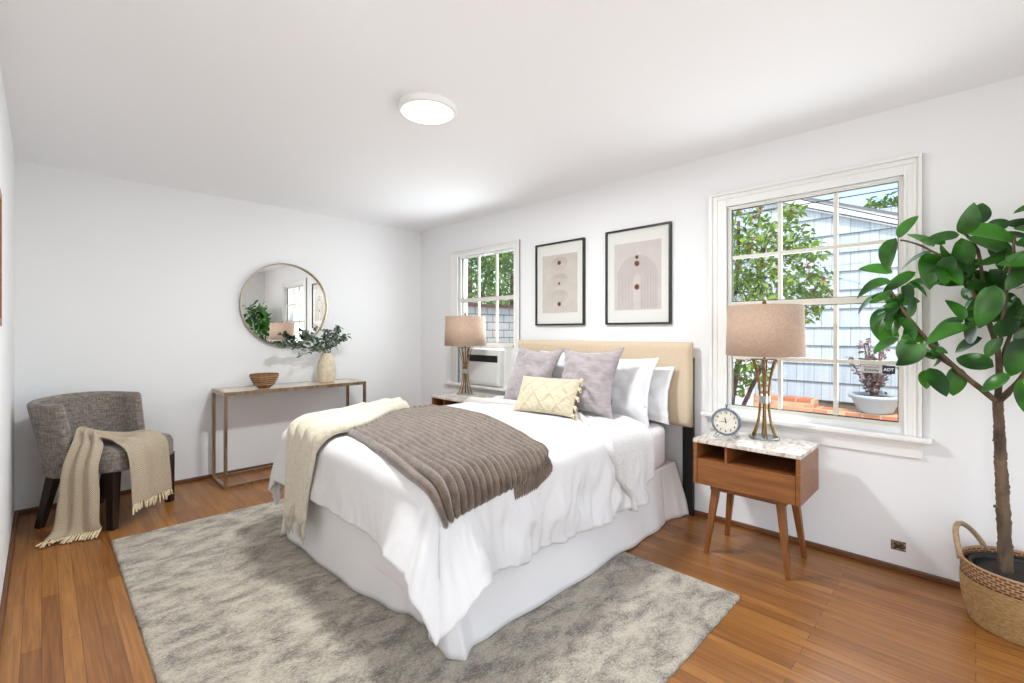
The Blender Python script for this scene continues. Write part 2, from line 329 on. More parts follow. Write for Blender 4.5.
# ------------------------------------------------------------------ helpers
def tag(o, label=None, cat=None, group=None, kind=None):
    if label: o['label'] = label
    if cat: o['category'] = cat
    if group: o['group'] = group
    if kind: o['kind'] = kind
    return o
def thing(name, label, cat, loc=(0, 0, 0), rz=0, group=None):
    o = bpy.data.objects.new(name, None); COL.objects.link(o); o.empty_display_size = .05
    o.location = loc; o.rotation_euler = (0, 0, rz)
    return tag(o, label, cat, group)
class B:
    """collects shapes into one mesh"""
    def __init__(s): s.v = []; s.f = []; s.mi = []; s.uv = {}
    def add(s, vs, fs, mi=0):
        k = len(s.v); s.v += [tuple(p) for p in vs]
        for f in fs: s.f.append(tuple(i+k for i in f)); s.mi.append(mi)
        return s
    def box(s, x0, x1, y0, y1, z0, z1, mi=0, bev=0):
        if bev:
            bm = bmesh.new(); bmesh.ops.create_cube(bm, size=1)
            for v in bm.verts: v.co = Vector(((x0+x1)/2+v.co.x*(x1-x0), (y0+y1)/2+v.co.y*(y1-y0), (z0+z1)/2+v.co.z*(z1-z0)))
            bmesh.ops.bevel(bm, geom=bm.edges[:], offset=bev, segments=2, affect='EDGES', profile=.6)
            bm.verts.index_update(); vs = [v.co.copy() for v in bm.verts]; fs = [[v.index for v in f.verts] for f in bm.faces]; bm.free()
            return s.add(vs, fs, mi)
        vs = [(x, y, z) for z in (z0, z1) for y in (y0, y1) for x in (x0, x1)]
        return s.add(vs, [(0, 2, 3, 1), (4, 5, 7, 6), (0, 1, 5, 4), (2, 6, 7, 3), (0, 4, 6, 2), (1, 3, 7, 5)], mi)
    def frustum(s, a, ra, b, rb, mi=0, n=4, rot=PI/4):
        """square or round tapered bar between points a and b"""
        return s.tube([a, b], [ra, rb], n, mi, rot)
    def tube(s, pts, r, n=8, mi=0, rot=0, cap=True, closed=False):
        pts = [Vector(p) for p in pts]; N = len(pts)
        rs = r if isinstance(r, (list, tuple)) else [r]*N
        d0 = (pts[1]-pts[0]).normalized(); ref = Vector((0, 0, 1)) if abs(d0.z) < .9 else Vector((0, 1, 0))
        u = d0.cross(ref).normalized(); vs = []
        for i, p in enumerate(pts):
            if closed: d = (pts[(i+1) % N]-pts[i-1])
            else: d = pts[min(i+1, N-1)]-pts[max(i-1, 0)]
            d.normalize(); u = (u-d*u.dot(d)).normalized(); w_ = d.cross(u)
            for k in range(n):
                a = 2*PI*k/n+rot; vs.append(p+(u*math.cos(a)+w_*math.sin(a))*rs[i])
        fs = []
        for i in range(N if closed else N-1):
            j = (i+1) % N
            for k in range(n): fs.append((i*n+k, i*n+(k+1) % n, j*n+(k+1) % n, j*n+k))
        if cap and not closed: fs += [tuple(range(n-1, -1, -1)), tuple((N-1)*n+k for k in range(n))]
        return s.add(vs, fs, mi)
    def lathe(s, prof, c=(0, 0, 0), n=32, mi=0, fn=None, cap=(True, True), axis='z'):
        vs = []
        for i, (r, z) in enumerate(prof):
            for k in range(n):
                a = 2*PI*k/n; rr = r*(fn(a, z) if fn else 1)
                p = (rr*math.cos(a), rr*math.sin(a), z)
                if axis == 'x': p = (p[2], p[0], p[1])
                if axis == 'y': p = (p[0], p[2], p[1])
                vs.append((c[0]+p[0], c[1]+p[1], c[2]+p[2]))
        fs = []
        for i in range(len(prof)-1):
            for k in range(n): fs.append((i*n+k, i*n+(k+1) % n, (i+1)*n+(k+1) % n, (i+1)*n+k))
        if cap[0]: fs.append(tuple(range(n-1, -1, -1)))
        if cap[1]: fs.append(tuple((len(prof)-1)*n+k for k in range(n)))
        return s.add(vs, fs, mi)
    def grid(s, fn, nu, nv, mi=0, u0=0, u1=1, v0=0, v1=1, flip=False):
        k = len(s.v)
        vs = [fn(u0+(u1-u0)*i/nu, v0+(v1-v0)*j/nv) for i in range(nu+1) for j in range(nv+1)]
        for i in range(nu+1):
            for j in range(nv+1): s.uv[k+i*(nv+1)+j] = (i/nu, j/nv)
        fs = [(i*(nv+1)+j, (i+1)*(nv+1)+j, (i+1)*(nv+1)+j+1, i*(nv+1)+j+1) for i in range(nu) for j in range(nv)]
        if flip: fs = [f[::-1] for f in fs]
        return s.add(vs, fs, mi)
    def build(s, name, mats, parent=None, smooth=False, solid=0, sub=0, offs=-1, weld=False, bevel=0):
        me = bpy.data.meshes.new(name); me.from_pydata(s.v, [], s.f)
        if not isinstance(mats, (list, tuple)): mats = [mats]
        for m in mats: me.materials.append(m)
        me.polygons.foreach_set('material_index', s.mi)
        if s.uv:
            L = me.uv_layers.new(name='UVMap')
            for lp in me.loops: L.data[lp.index].uv = s.uv.get(lp.vertex_index, (0, 0))
        if weld:
            bm = bmesh.new(); bm.from_mesh(me); bmesh.ops.remove_doubles(bm, verts=bm.verts[:], dist=1e-5)
            bmesh.ops.recalc_face_normals(bm, faces=bm.faces[:]); bm.to_mesh(me); bm.free()
        if smooth: me.polygons.foreach_set('use_smooth', [True]*len(me.polygons))
        me.update(); o = bpy.data.objects.new(name, me); COL.objects.link(o)
        if bevel: q = o.modifiers.new('bevel', 'BEVEL'); q.width = bevel; q.segments = 2; q.limit_method = 'ANGLE'
        if solid: q = o.modifiers.new('solid', 'SOLIDIFY'); q.thickness = solid; q.offset = offs
        if sub: q = o.modifiers.new('sub', 'SUBSURF'); q.levels = sub; q.render_levels = sub
        if parent: o.parent = parent
        return o
def struct(o): o['kind'] = 'structure'; return o
def copy_tree(o, parent=None):
    c = o.copy(); COL.objects.link(c)
    if parent: c.parent = parent
    for ch in list(o.children): copy_tree(ch, c)
    return c
def nz(x, y, z=0, s=1.0): return noise.noise(Vector((x*s, y*s, z*s)))
def sm(a, b, x):
    t = max(0, min(1, (x-a)/(b-a))); return t*t*(3-2*t)
def lerp(a, b, t): return a+(b-a)*t
def cr(pts, t):
    """Catmull-Rom through pts, t in 0..1"""
    n = len(pts)-1; x = max(0, min(n-1e-9, t*n)); i = int(x); f = x-i
    P = [Vector(pts[max(0, min(n, i+k))]) for k in (-1, 0, 1, 2)]
    return .5*((2*P[1])+(P[2]-P[0])*f+(2*P[0]-5*P[1]+4*P[2]-P[3])*f*f+(3*P[1]-P[0]-3*P[2]+P[3])*f**3)
FX, FY = math.sin(HEAD), math.cos(HEAD)
def on_plane(px, py, X):
    """world point seen at a photo position on the plane at distance X towards the window wall"""
    u = (px-512)/467; v = (331.5-py)/467
    d = (FX+u*FY, FY-u*FX, v); t = X/d[0]
    return Vector((X, d[1]*t, CH+d[2]*t))

# ------------------------------------------------------------------ room shell
XB, YA, XL, YF, HC = 3.13, 4.61, -.13, -.85, 2.43
T = .16
struct(B().box(-1.4, XB+T, YF-T, YA+T, -.12, 0).build('floor', M['floor']))
# ceiling with a soft cove towards the window and far walls
def ceil_pt(u, v):
    x = lerp(-1.4, XB, u); y = lerp(YF, YA, v)
    d = min(XB-x, YA-y); z = HC
    if d < .22: z = HC-.03*(1-d/.22)**2
    return (x, y, z)
cb = B().grid(ceil_pt, 90, 110, flip=True); cb.box(-1.4, XB+T, YF-T, YA+T, HC+.001, HC+.14)
struct(cb.build('ceiling', M['ceil'], smooth=False))
for p in bpy.data.objects['ceiling'].data.polygons: p.use_smooth = True
# unseen slab, added and widened to keep the sun out of the room
struct(B().box(-3.2, XB+.55, YF-.8, YA+.7, HC+.16, HC+.24).build('sun_block_slab', M['fascia']))

def wall_y(name, x0, x1, y0, y1, holes):
    holes = [(h[0]-.05, h[1]+.05, h[2], h[3]+.05) if name == 'wall_right' else h for h in holes]
    """wall lying along y with rectangular openings (ya,yb,za,zb)"""
    b = B(); ys = sorted({y0, y1} | {h[0] for h in holes} | {h[1] for h in holes})
    for a, c in zip(ys, ys[1:]):
        hs = [h for h in holes if h[0] <= a and h[1] >= c]
        if not hs: b.box(x0, x1, a, c, 0, HC+.1)
        else: b.box(x0, x1, a, c, 0, hs[0][2]); b.box(x0, x1, a, c, hs[0][3], HC+.1)
    return struct(b.build(name, M['wall'], weld=False))
W1 = (.262, 1.142, .735, 2.045); W2 = (3.07, 3.90, .70, 2.03)
wall_y('wall_right', XB, XB+T, YF-T, YA+T, [W1, W2])
struct(B().box(XL-T, XB, YA, YA+T, 0, HC+.1).build('wall_back', M['wall']))
struct(B().box(XL-T, XL, 1.25, YA, 0, HC+.1).build('wall_left', M['wall']))
b = B(); b.box(-1.4, XL-T, 1.25, 1.25+T, 0, HC+.1); struct(b.build('wall_alcove', M['wall']))
wall_y('wall_alcove_side', -1.4, -1.24, YF, 1.25, [(-.6, .9, .8, 2.1)])  # unseen hole added to let the alcove fill lamps in
b = B(); b.box(-1.4, .05, YF-T, YF, 0, HC+.1); b.box(2.55, XB, YF-T, YF, 0, HC+.1); b.box(.05, 2.55, YF-T, YF, 2.15, HC+.1)  # wide opening made up so the rear fill lamps reach the room
struct(b.build('wall_front', M['wall']))
def shoe(name, x0, x1, y0, y1, h=.03):
    struct(B().box(x0, x1, y0, y1, 0, h, bev=.006).build(name, M['base']))
shoe('baseboard_right', XB-.018, XB, YF, YA); shoe('baseboard_back', XL, XB, YA-.018, YA); shoe('baseboard_left', XL, XL+.018, 1.25, YA)

def rframe(b, y0, y1, z0, z1, wd, x0, x1, mi=0, bottom=True):
    b.box(x0, x1, y0, y0+wd, z0, z1, mi); b.box(x0, x1, y1-wd, y1, z0, z1, mi); b.box(x0, x1, y0+wd, y1-wd, z1-wd, z1, mi)
    if bottom: b.box(x0, x1, y0+wd, y1-wd, z0, z0+wd, mi)
def sash_window(name, H, cas, sill, munt_y, rails, label):
    y0, y1, z0, z1 = H
    t = thing(name, None, None, (XB, (y0+y1)/2, z0)); struct(t)
    O = (XB, (y0+y1)/2, z0)
    def off(b): b.v = [(p[0]-O[0], p[1]-O[1], p[2]-O[2]) for p in b.v]; return b
    b = B(); cy0, cy1, cz1 = cas
    # moulded casing: stepped profile on three sides
    for (i, o, th) in ((0, .03, .018), (.03, .1, .014), (.045, .085, .020)):
        pass
    wa, wb, wt = y0-cy0, cy1-y1, cz1-z1
    def ring(b, i0, i1, th):
        '''casing band between fractions i0..i1 of its width, measured from the outside'''
        a0, a1 = cy0+wa*i0, cy0+wa*i1; c0, c1 = cy1-wb*i0, cy1-wb*i1; t0, t1 = cz1-wt*i0, cz1-wt*i1
        b.box(XB-th, XB, a0, a1, sill[2], t0); b.box(XB-th, XB, c1, c0, sill[2], t0); b.box(XB-th, XB, a1, c1, t1, t0)
    ring(b, 0, 1, .014); ring(b, 0, .2, .027); ring(b, .32, .48, .020); ring(b, .82, 1.0, .019)
    off(b).build('casing', M['trim'], t, bevel=.002)
    b = B(); rframe(b, y0-.001, y1+.001, z0, z1, .012, XB, XB+.045)
    off(b).build('jamb', M['trim'], t)
    b = B(); b.box(XB-.065, XB+.03, sill[0], sill[1], sill[2]-.028, sill[2], bev=.008)
    off(b).build('sill', M['trim'], t)
    b = B(); b.box(XB-.018, XB, cy0, cy1, sill[2]-.115, sill[2]-.029, bev=.004); b.box(XB-.026, XB, cy0, cy1, sill[2]-.05, sill[2]-.029, bev=.004)
    off(b).build('apron', M['trim'], t)
    return t, O, off
# ---- window 1
t, O, off = sash_window('window_1', W1, (.19, 1.253, 2.14), (.15, 1.292, .712), None, None, None)
gy0, gy1 = .285, 1.122
GX = XB+.018
def sash(t, off, name, y0, y1, z0, z1, ms, hs, fw=.018, x=GX):
    b = B(); rframe(b, y0-fw, y1+fw, z0-fw, z1+fw, fw, x-.01, x+.025)
    s = off(b).build(name, M['muntin'], t)
    b = B(); rframe(b, y0-.001, y1+.001, z0-.001, z1+.001, .005, x, x+.02); off(b).build('gasket', M['gasket'], s)
    b = B()
    for m in ms: b.box(x+.0, x+.02, m-.0105, m+.0105, z0, z1)
    for h in hs: b.box(x+.002, x+.018, y0, y1, h-.0105, h+.0105)
    off(b).build('muntins', M['muntin'], s)
    b = B().box(x+.008, x+.012, y0, y1, z0, z1); off(b).build('pane', M['glass'], s)
    return s
sash(t, off, 'upper_sash', gy0, gy1, 1.43, 2.025, [.842, .560], [1.716])
lo = sash(t, off, 'lower_sash', gy0, gy1, .765, 1.395, [.842, .560], [1.073])
# security sticker inside the lower sash, right hand pane
def text_mesh(s, size, mat_, parent, loc, rot, name='lettering', ext=.0004, bold=False):
    c = bpy.data.curves.new(name, 'FONT'); c.body = s; c.size = size; c.extrude = ext; c.align_x = 'CENTER'; c.align_y = 'CENTER'
    if bold: c.offset = size*.03
    o = bpy.data.objects.new(name, c); COL.objects.link(o); dg = bpy.context.evaluated_depsgraph_get(); dg.update()
    me = bpy.data.meshes.new_from_object(o.evaluated_get(dg)); me.materials.clear(); me.materials.append(mat_)
    bpy.data.objects.remove(o); q = bpy.data.objects.new(name, me); COL.objects.link(q); q.parent = parent; q.location = loc; q.rotation_euler = rot
    return q
M['stick_g'] = mat('sticker_grey', 'cfcdd0', .5); M['stick_d'] = mat('sticker_navy', '1b2036', .5); M['stick_w'] = mat('sticker_white', 'f0f0f2', .5); M['stick_p'] = mat('sticker_purple', '5a5168', .5)
st = thing('security_sticker', 'small grey and navy security sticker on the lower right pane of the wide window', 'sticker', (GX-.001, .37, 1.038))
B().box(0, .001, -.018, .074, -.021, .021).build('sticker_panel', M['stick_g'], st)
B().box(-.0008, .0002, -.071, -.018, -.021, .021).build('logo_panel', M['stick_d'], st)
RF = (PI/2, 0, -PI/2)
text_mesh('Monitored by', .0125, M['stick_p'], st, (-.0012, .028, .011), RF)
text_mesh('Security', .019, M['stick_p'], st, (-.0012, .028, -.006), RF, bold=True)
text_mesh('ADT', .021, M['stick_w'], st, (-.0014, -.0445, .0), RF, bold=True)
# ---- window 2
t, O, off = sash_window('window_2', W2, (3.0, 4.03, 2.095), (2.96, 4.10, .70), None, None, None)
sash(t, off, 'upper_sash', 3.088, 3.872, 1.585, 2.01, [3.61, 3.342], [])
sash(t, off, 'lower_sash', 3.088, 3.872, 1.13, 1.55, [3.61, 3.342], [])
ac = thing('air_conditioner', 'white window air conditioner unit with dark vent under the narrow window sash', 'air conditioner', (XB, 3.47, .712))
B().box(-.055, .5, -.245, .235, 0, .352, bev=.012).build('case', M['acwhite'], ac)
b = B().box(-.059, -.05, -.22, .21, .228, .294)
for k in range(22): b.box(-.062, -.058, -.216+k*.0195, -.213+k*.0195, .230, .292)
b.build('vent', M['acdark'], ac)
b = B().box(-.062, -.05, -.22, .21, .02, .200, bev=.004)
for k in range(14): b.box(-.065, -.06, -.21, .20, .03+k*.012, .036+k*.012)
b.build('intake_grille', M['acwhite'], ac)
b = B().box(-.06, -.05, -.22, .21, .208, .220); b.build('control_strip', M['acwhite'], ac)
for (a, c) in ((-.372, -.247), (.237, .405)):
    b = B().box(.0, .012, a, c, 0, .012); b.box(.0, .012, a, c, .375, .40)
    n = int((c-a)/.014)
    for k in range(n):
        b.box(.002+.006*(k % 2), .010+.006*(k % 2), a+k*(c-a)/n, a+(k+1)*(c-a)/n, .01, .378)
    b.build('side_panel', M['acwhite'], ac)
B().box(-.004, .02, -.372, .405, .377, .405, bev=.003).build('top_rail', M['acwhite'], ac)
B().box(-.012, .0, -.325, -.30, .408, .42, bev=.002).build('sash_lock', M['steel'], ac)

# outlet box
t = thing('outlet_box', 'small uncovered rusty outlet box low on the window wall', 'outlet box', (XB, .285, .13))
b = B(); rframe(b, -.030, .030, -.024, .024, .006, -.004, .0); b.build('box_rim', M['rust'], t)
B().box(-.003, .001, -.024, .024, -.018, .018).build('back_plate', M['rust'], t)
b = B(); b.tube([(-.006, -.016, -.01), (-.012, .0, .004), (-.006, .016, .012)], .0045, 6); b.tube([(-.006, .012, -.014), (-.010, .0, -.004), (-.006, -.015, .010)], .004, 6); b.build('wire_stub', M['wire'], t)
for z in (.012, -.013): B().lathe([(.003, 0), (.003, .003)], (-.006, -.026, z), 8, axis='x').build('screw', M['steel'], t)

# frame on the left wall, seen edge on
t = thing('wooden_frame', 'brown wooden frame hanging on the left wall at the photo edge', 'frame', (XL, 2.385, 1.515))
b = B(); rframe(b, -.285, .285, -.255, .255, .03, 0, .022); b.build('frame', M['tube_wood'], t, bevel=.003)
B().box(.004, .010, -.256, .256, -.226, .226).build('mirror_pane', M['mirror'], t)

# ceiling light
t = thing('ceiling_light', 'round flush white ceiling light glowing warm', 'ceiling light', (1.44, 2.06, HC))
B().lathe([(.150, 0), (.152, -.004), (.152, -.030), (.148, -.034), (.138, -.034), (.138, -.02)], n=48, cap=(True, False)).build('trim_ring', M['trim'], t, smooth=False)
B().lathe([(.137, -.022), (.137, -.0335), (.115, -.0365), (.04, -.038)], n=48).build('diffuser', M['lampglass'], t, smooth=True)
area('ceiling_lamp_light', (1.44, 2.06, HC-.05), (0, 0, -1), .28, .28, 50, (.95, .985, 1), 'DISK')

# ------------------------------------------------------------------ rug
def rugz(x, y): return .014+.0018*nz(x, y, 0, 60)+.002*nz(x, y, 3, 14)
RX0, RX1, RY0, RY1 = .285, 2.30, .775, 3.615
def rug_pt(u, v):
    x = lerp(RX0, RX1, u); y = lerp(RY0, RY1, v)
    e = min(u*2.05, (1-u)*2.05, v*2.84, (1-v)*2.84)
    jx = .004*nz(x, y, 5, 30)
    return (x+jx, y+.004*nz(x, y, 9, 30), .002 if e < 1e-6 else rugz(x, y)*min(1, .55+e/.03))
b = B().grid(rug_pt, 205, 285); tag(b.build('area_rug', M['rug'], smooth=True, solid=.006, offs=-1), 'heathered grey beige area rug on the wood floor under the bed', 'rug')

# ------------------------------------------------------------------ bed
bed = thing('bed', 'bed with cream upholstered headboard and white skirt against the window wall', 'bed', (0, 0, 0))
b = B()
def hb_pt(side):
    def f(u, v):
        y = lerp(1.345, 2.935, u); z = lerp(.60, 1.165, v)
        e = min(u*1.59, (1-u)*1.59, v*.565, (1-v)*.565); r = min(1, e/.03)
        bul = .03*math.sqrt(max(0, 1-(1-r)**2))
        for s in (.265, .53, .795, 1.06, 1.325):
            d = abs(u*1.59-s)
            if d < .012: bul -= .0035*(1-d/.012)
        return (3.05-bul if side else 3.075, y, z)
    return f
b.grid(hb_pt(True), 212, 30); b.box(3.048, 3.08, 1.345, 2.935, .60, 1.165)
b.build('headboard', M['headb'], bed, smooth=False)
for p in bed.children[-1].data.polygons: p.use_smooth = len(bed.children[-1].data.polygons) > 10
for y in (1.355, 2.865):
    B().box(3.082, 3.112, y-.005, y+.065, 0, 1.06).build('headboard_leg', M['black'], bed)
B().box(1.06, 3.04, 1.47, 2.88, .17, .352, bev=.01).build('box_spring', M['sheet'], bed)
for (x, y) in ((1.15, 1.53), (1.15, 2.82), (2.95, 1.53), (2.95, 2.82)):
    B().tube([(x, y, .016 if x < 2 else .0), (x, y, .171)], .02, 10).build('bed_leg', M['black'], bed)
# mattress: rounded slab
def slab(x0, x1, y0, y1, z0, z1, r, puff=0, nx=60, ny=46, nzv=8):
    b = B(); cx, cy = (x0+x1)/2, (y0+y1)/2; hx, hy = (x1-x0)/2, (y1-y0)/2
    prof = []
    for k in range(9):
        a = PI/2*k/8; prof.append((-r+r*math.sin(a), z0+r-r*math.cos(a)))
    for k in range(9):
        a = PI/2*k/8; prof.append((-r+r*math.cos(a), z1-r+r*math.sin(a)))
    n = 120; vs = []
    for (d, z) in prof:
        for k in range(n):
            a = 2*PI*k/n; ex = 9
            c, s_ = math.cos(a), math.sin(a); q = (abs(c)**ex+abs(s_)**ex)**(-1/ex)
            vs.append((cx+(hx+d)*c*q, cy+(hy+d)*s_*q, z))
    fs = [(i*n+k, i*n+(k+1) % n, (i+1)*n+(k+1) % n, (i+1)*n+k) for i in range(len(prof)-1) for k in range(n)]
    fs += [tuple(range(n-1, -1, -1)), tuple((len(prof)-1)*n+k for k in range(n))]
    return b.add(vs, fs)
slab(1.04, 3.02, 1.425, 2.925, .355, .615, .045).build('mattress', M['sheet'], bed, smooth=False)
for p in bed.children[-1].data.polygons: p.use_smooth = len(p.vertices) == 4
# skirt
SK = [(3.03, 2.93, 0), (1.9, 2.95, 0), (1.10, 2.96, .01), (1.035, 2.93, .0), (1.03, 2.6, .0), (1.035, 2.2, .0), (1.07, 1.92, .0), (1.115, 1.72, 0), (1.13, 1.60, 0)]
SK2 = [(1.09, 1.55, 0), (1.075, 1.42, 0), (1.105, 1.352, 0), (1.20, 1.385, 0), (1.45, 1.385, 0), (1.8, 1.375, 0), (2.2, 1.392, 0), (2.55, 1.40, 0), (2.82, 1.412, 0)]
SK3 = [(2.80, 1.435, 0), (2.9, 1.43, 0), (3.0, 1.40, 0), (3.10, 1.377, 0)]
def skirt(b, path, tops, amp):
    def f(u, v):
        bot = cr(path, u); top = cr(tops, u); w_ = v**1.2
        p = top.lerp(bot, 1-v) if False else Vector((lerp(top.x, bot.x, (1-v)**.9), lerp(top.y, bot.y, (1-v)**.9), 0))
        n_ = 1-v; s = u*len(path)
        q = amp*n_*(.5*math.sin(s*5.3+1)+.5*nz(s*1.7, 2.3))
        return (p.x-q*.6, p.y-q*.6, lerp(lerp(.018, .004, sm(2.25, 2.45, bot.x)), .362, v))
    b.grid(f, 120, 14)
b = B()
skirt(b, SK, [(3.03, 2.9, 0), (1.9, 2.9, 0), (1.12, 2.9, 0), (1.05, 2.86, 0), (1.05, 2.6, 0), (1.05, 2.2, 0), (1.05, 1.9, 0), (1.05, 1.65, 0), (1.05, 1.5, 0)], .02)
skirt(b, SK2, [(1.05, 1.5, 0), (1.06, 1.46, 0), (1.10, 1.45, 0), (1.2, 1.45, 0), (1.45, 1.45, 0), (1.8, 1.45, 0), (2.2, 1.45, 0), (2.55, 1.45, 0), (2.82, 1.45, 0)], .018)
skirt(b, SK3, [(2.80, 1.452, 0), (2.88, 1.45, 0), (2.95, 1.45, 0), (3.02, 1.45, 0)], .008)
b.build('bed_skirt', M['skirt'], bed, smooth=True, solid=.004, offs=0)

# ------------------------------------------------------------------ duvet
EX, EY0, EY1, RR = 1.0, 1.385, 2.965, .085   # outer faces of the drop and edge radius
AX, AY0, AY1 = EX+RR, EY0+RR, EY1-RR          # where the bend begins
def topz(x, y):
    c = .665+.020*sm(0, .5, min(y-AY0, AY1-y))+.012*nz(x, y, 1.0, 2.4)+.006*nz(x, y, 4.0, 7)
    return c
def hang(r, flare):
    """arc then a flaring drop: returns outward and downward distance for cloth length r past the bend"""
    L = RR*PI/2
    if r <= L: a = r/RR; return RR*math.sin(a), RR*(1-math.cos(a))
    d = r-L; return RR+d*math.sin(flare), RR+d*math.cos(flare)
def drape(x, y, lift=0.0, rip=1.0):
    a = max(0, AX-x); near = AY0-y; far = y-AY1; b_ = max(0, near, far); sy = -1 if near > far else 1
    if a == 0 and b_ == 0: return Vector((x, y, topz(x, y)+lift))
    r = math.hypot(a, b_); cx = max(x, AX); cy = AY0 if (b_ > 0 and sy < 0) else (AY1 if b_ > 0 else y)
    dx, dy = -a/r, sy*b_/r
    th = math.atan2(b_, a)                      # 0 = foot side, pi/2 = long side
    both = a > 0 and b_ > 0
    corner = math.sin(2*th)**2 if both else 0
    nr_ = near > far
    if both: kf = 1
    elif a > 0: kf = math.exp(-((min(y-AY0, AY1-y))/.17)**2); nr_ = (y-AY0) < (AY1-y)
    else: kf = math.exp(-((x-AX)/.12)**2)
    fl = .04+(.58 if nr_ else .10)*kf+.06*sm(-.5, .0, -abs(y-AY1)) * (0 if nr_ else 1)
    o, d = hang(r, fl)
    s = (x*1.0 if b_ > a else y) + (th*.5 if corner else 0)
    k = sm(.06, .34, r)*rip
    wave = (.008 if a > b_ else .030)*(1-.75*kf)*k*(math.sin(s*19+2*nz(s, 0, 0, 3))*.5+nz(s, r*.6, 2, 9)*1.0+.8*(.5-abs(nz(s, r*.4, 6, 13))*2))
    if corner: wave = wave*.45+.026*k*math.cos(th*9+.4)*corner*(.6+.4*math.sin(th*23))
    ph = min(PI/2, r/RR); o += wave+lift*math.sin(ph)
    return Vector((cx+dx*o, cy+dy*o, topz(cx, cy)-d+lift*math.cos(ph)))
def duvet_pt(u, v):
    # flat cloth coordinates; hem lengths vary a little
    ys = lerp(AY0-.43, AY1+.40, v)
    x0 = AX-.310-.045*math.exp(-((min(ys, AY0)-ys+max(0, ys-AY0-.02))/.16)**2)+.02*nz(v*3, 1)
    xs = lerp(x0, 2.50, u)
    if v < .5:
        h = .41+.045*math.exp(-((min(xs, 1.06)-.90)/.22)**2)+.02*sm(1.2, 1.8, xs)+.012*nz(xs*2.2, 5); ys = lerp(AY0-h, 2.16, v*2)
    else: ys = lerp(2.16, AY1+.40, v*2-1)
    return drape(xs, ys)
b = B().grid(duvet_pt, 150, 200)
tag(b.build('duvet', M['duvet'], smooth=True, solid=.014, offs=1), 'white duvet spread over the bed with a hanging corner at the foot', 'duvet')
# turned back part of the duvet
def fold_pt(u, v):
    hem = .47-.14*u            # foot side corner hangs lower
    ys = lerp(AY0-hem, AY1+.30, v)
    F_ = ((.9, 2.30), (1.06, 2.29), (1.22, 2.16), (1.36, 2.09), (1.48, 2.12), (1.62, 2.26), (1.80, 2.38), (2.1, 2.45), (2.9, 2.44), (3.4, 2.44))
    H_ = ((.9, 2.57), (1.20, 2.58), (1.42, 2.58), (1.60, 2.66), (1.9, 2.76), (3.4, 2.76))
    def ip(T_, q):
        for (a0, b0), (a1, b1) in zip(T_, T_[1:]):
            if q <= a1: return lerp(b0, b1, sm(a0, a1, q))
        return T_[-1][1]
    xs = lerp(ip(F_, ys), ip(H_, ys), u)
    # thick rounded lip along the foot edge and along the head fold
    lip = .020+.034*math.exp(-((u-.03)/.035)**2)+.012*math.exp(-((u-.95)/.06)**2)+.006*nz(xs*3, ys*5)
    if u < .03: lip *= math.sqrt(max(0, u/.03))
    if u > .97: lip *= math.sqrt(max(0, (1-u)/.03))
    return drape(xs, ys, lip, .5)
b = B().grid(fold_pt, 60, 160)
tag(b.build('duvet_fold', M['duvet_under'], smooth=True, solid=.004, offs=-1), 'turned back patterned edge of the white duvet below the pillows', 'duvet fold')

# ------------------------------------------------------------------ throws on the bed
NR = 20
C00, C10 = Vector((.985, AY0-.165)), Vector((1.66, AY0-.085))   # near side: foot corner, head corner
C01, C11 = Vector((1.20, AY1+.13)), Vector((2.03, AY1-.02))
def rib_uv(p, q, ext=0):
    a = C00.lerp(C10, p); c = C01.lerp(C11, p)
    k = a.lerp(c, q); k.x += .06*math.sin(q*PI)*p
    if p > .8: k.y += (p-.8)**2*1.2*(1-q)**3          # rounded head corner
    return k
def rib_pt(p, q, p0=0, base=.0, amp=.030):
    w_ = abs(math.sin(PI*NR*p))**.8
    e0 = min(1, q/.022); e1 = min(1, (1-q)/.022); e = math.sqrt(max(0, 1-(1-min(e0, e1))**2))
    k = rib_uv(p, q); k.y -= .016*w_*(1-min(1, q/.1))
    edge = min(1, p/.012, (1-p)/.012)
    lift = .016+base+(.004+amp*w_)*e*math.sqrt(max(0, edge))+.004*nz(k.x*5, k.y*5)
    return drape(k.x, k.y, lift, .8)
t = thing('ribbed_throw', 'taupe plush ribbed throw laid across the white duvet', 'throw', (0, 0, 0))
B().grid(rib_pt, NR*8, 90).build('top_layer', M['ribbed'], t, smooth=True, solid=.006, offs=-1)
def rib_low(p, q):
    w_ = abs(math.sin(PI*NR*p))**.55; pp = .60+p*.385; qq = lerp(-.036, .16, q)
    k = rib_uv(pp, max(0, qq)); k.y += min(0, qq)*1.6-.012*w_*(1-q)
    e = math.sqrt(max(0, 1-(1-min(1, q/.12))**2))
    return drape(k.x, k.y, .014+.012*w_*e, .8)
NRs = NR; 
B().grid(rib_low, 80, 16).build('under_layer', M['ribbed'], t, smooth=True, solid=.008, offs=-1)

t = thing('knit_throw', 'cream knitted throw lying along the far foot corner of the bed', 'throw', (0, 0, 0))
def knit_pt(u, v):
    p_ = knit_raw(u, v); q_ = sm(.45, .62, u)
    if p_.x < .97: p_.x = lerp(p_.x, .97+(p_.x-.97)*.25, q_)     # the heavy knit hangs straighter than the duvet
    return p_
def knit_raw(u, v):
    # u along: from head end over the foot edge; v across
    L = lerp(1.80, AX-.46-.04*math.sin(v*9), u)
    wid = lerp(.22, .42, sm(.0, .55, u))*(1-.40*sm(.55, 1, u)); yc = lerp(2.90, 2.52, sm(0, .62, u))+.06*sm(.6, 1, u)
    y = yc+(v-.5)*wid
    folds = .5+.5*math.sin(v*PI*2*3.4+.9*math.sin(u*3)+.5)
    ev = min(1, v/.05, (1-v)/.05); eu = min(1, u/.03)
    lift = .034+(.014+.042*folds+.018*(1-u)*math.sin(v*PI))*math.sqrt(max(0, ev))*math.sqrt(max(0, eu))
    return drape(L, y, lift, .15)
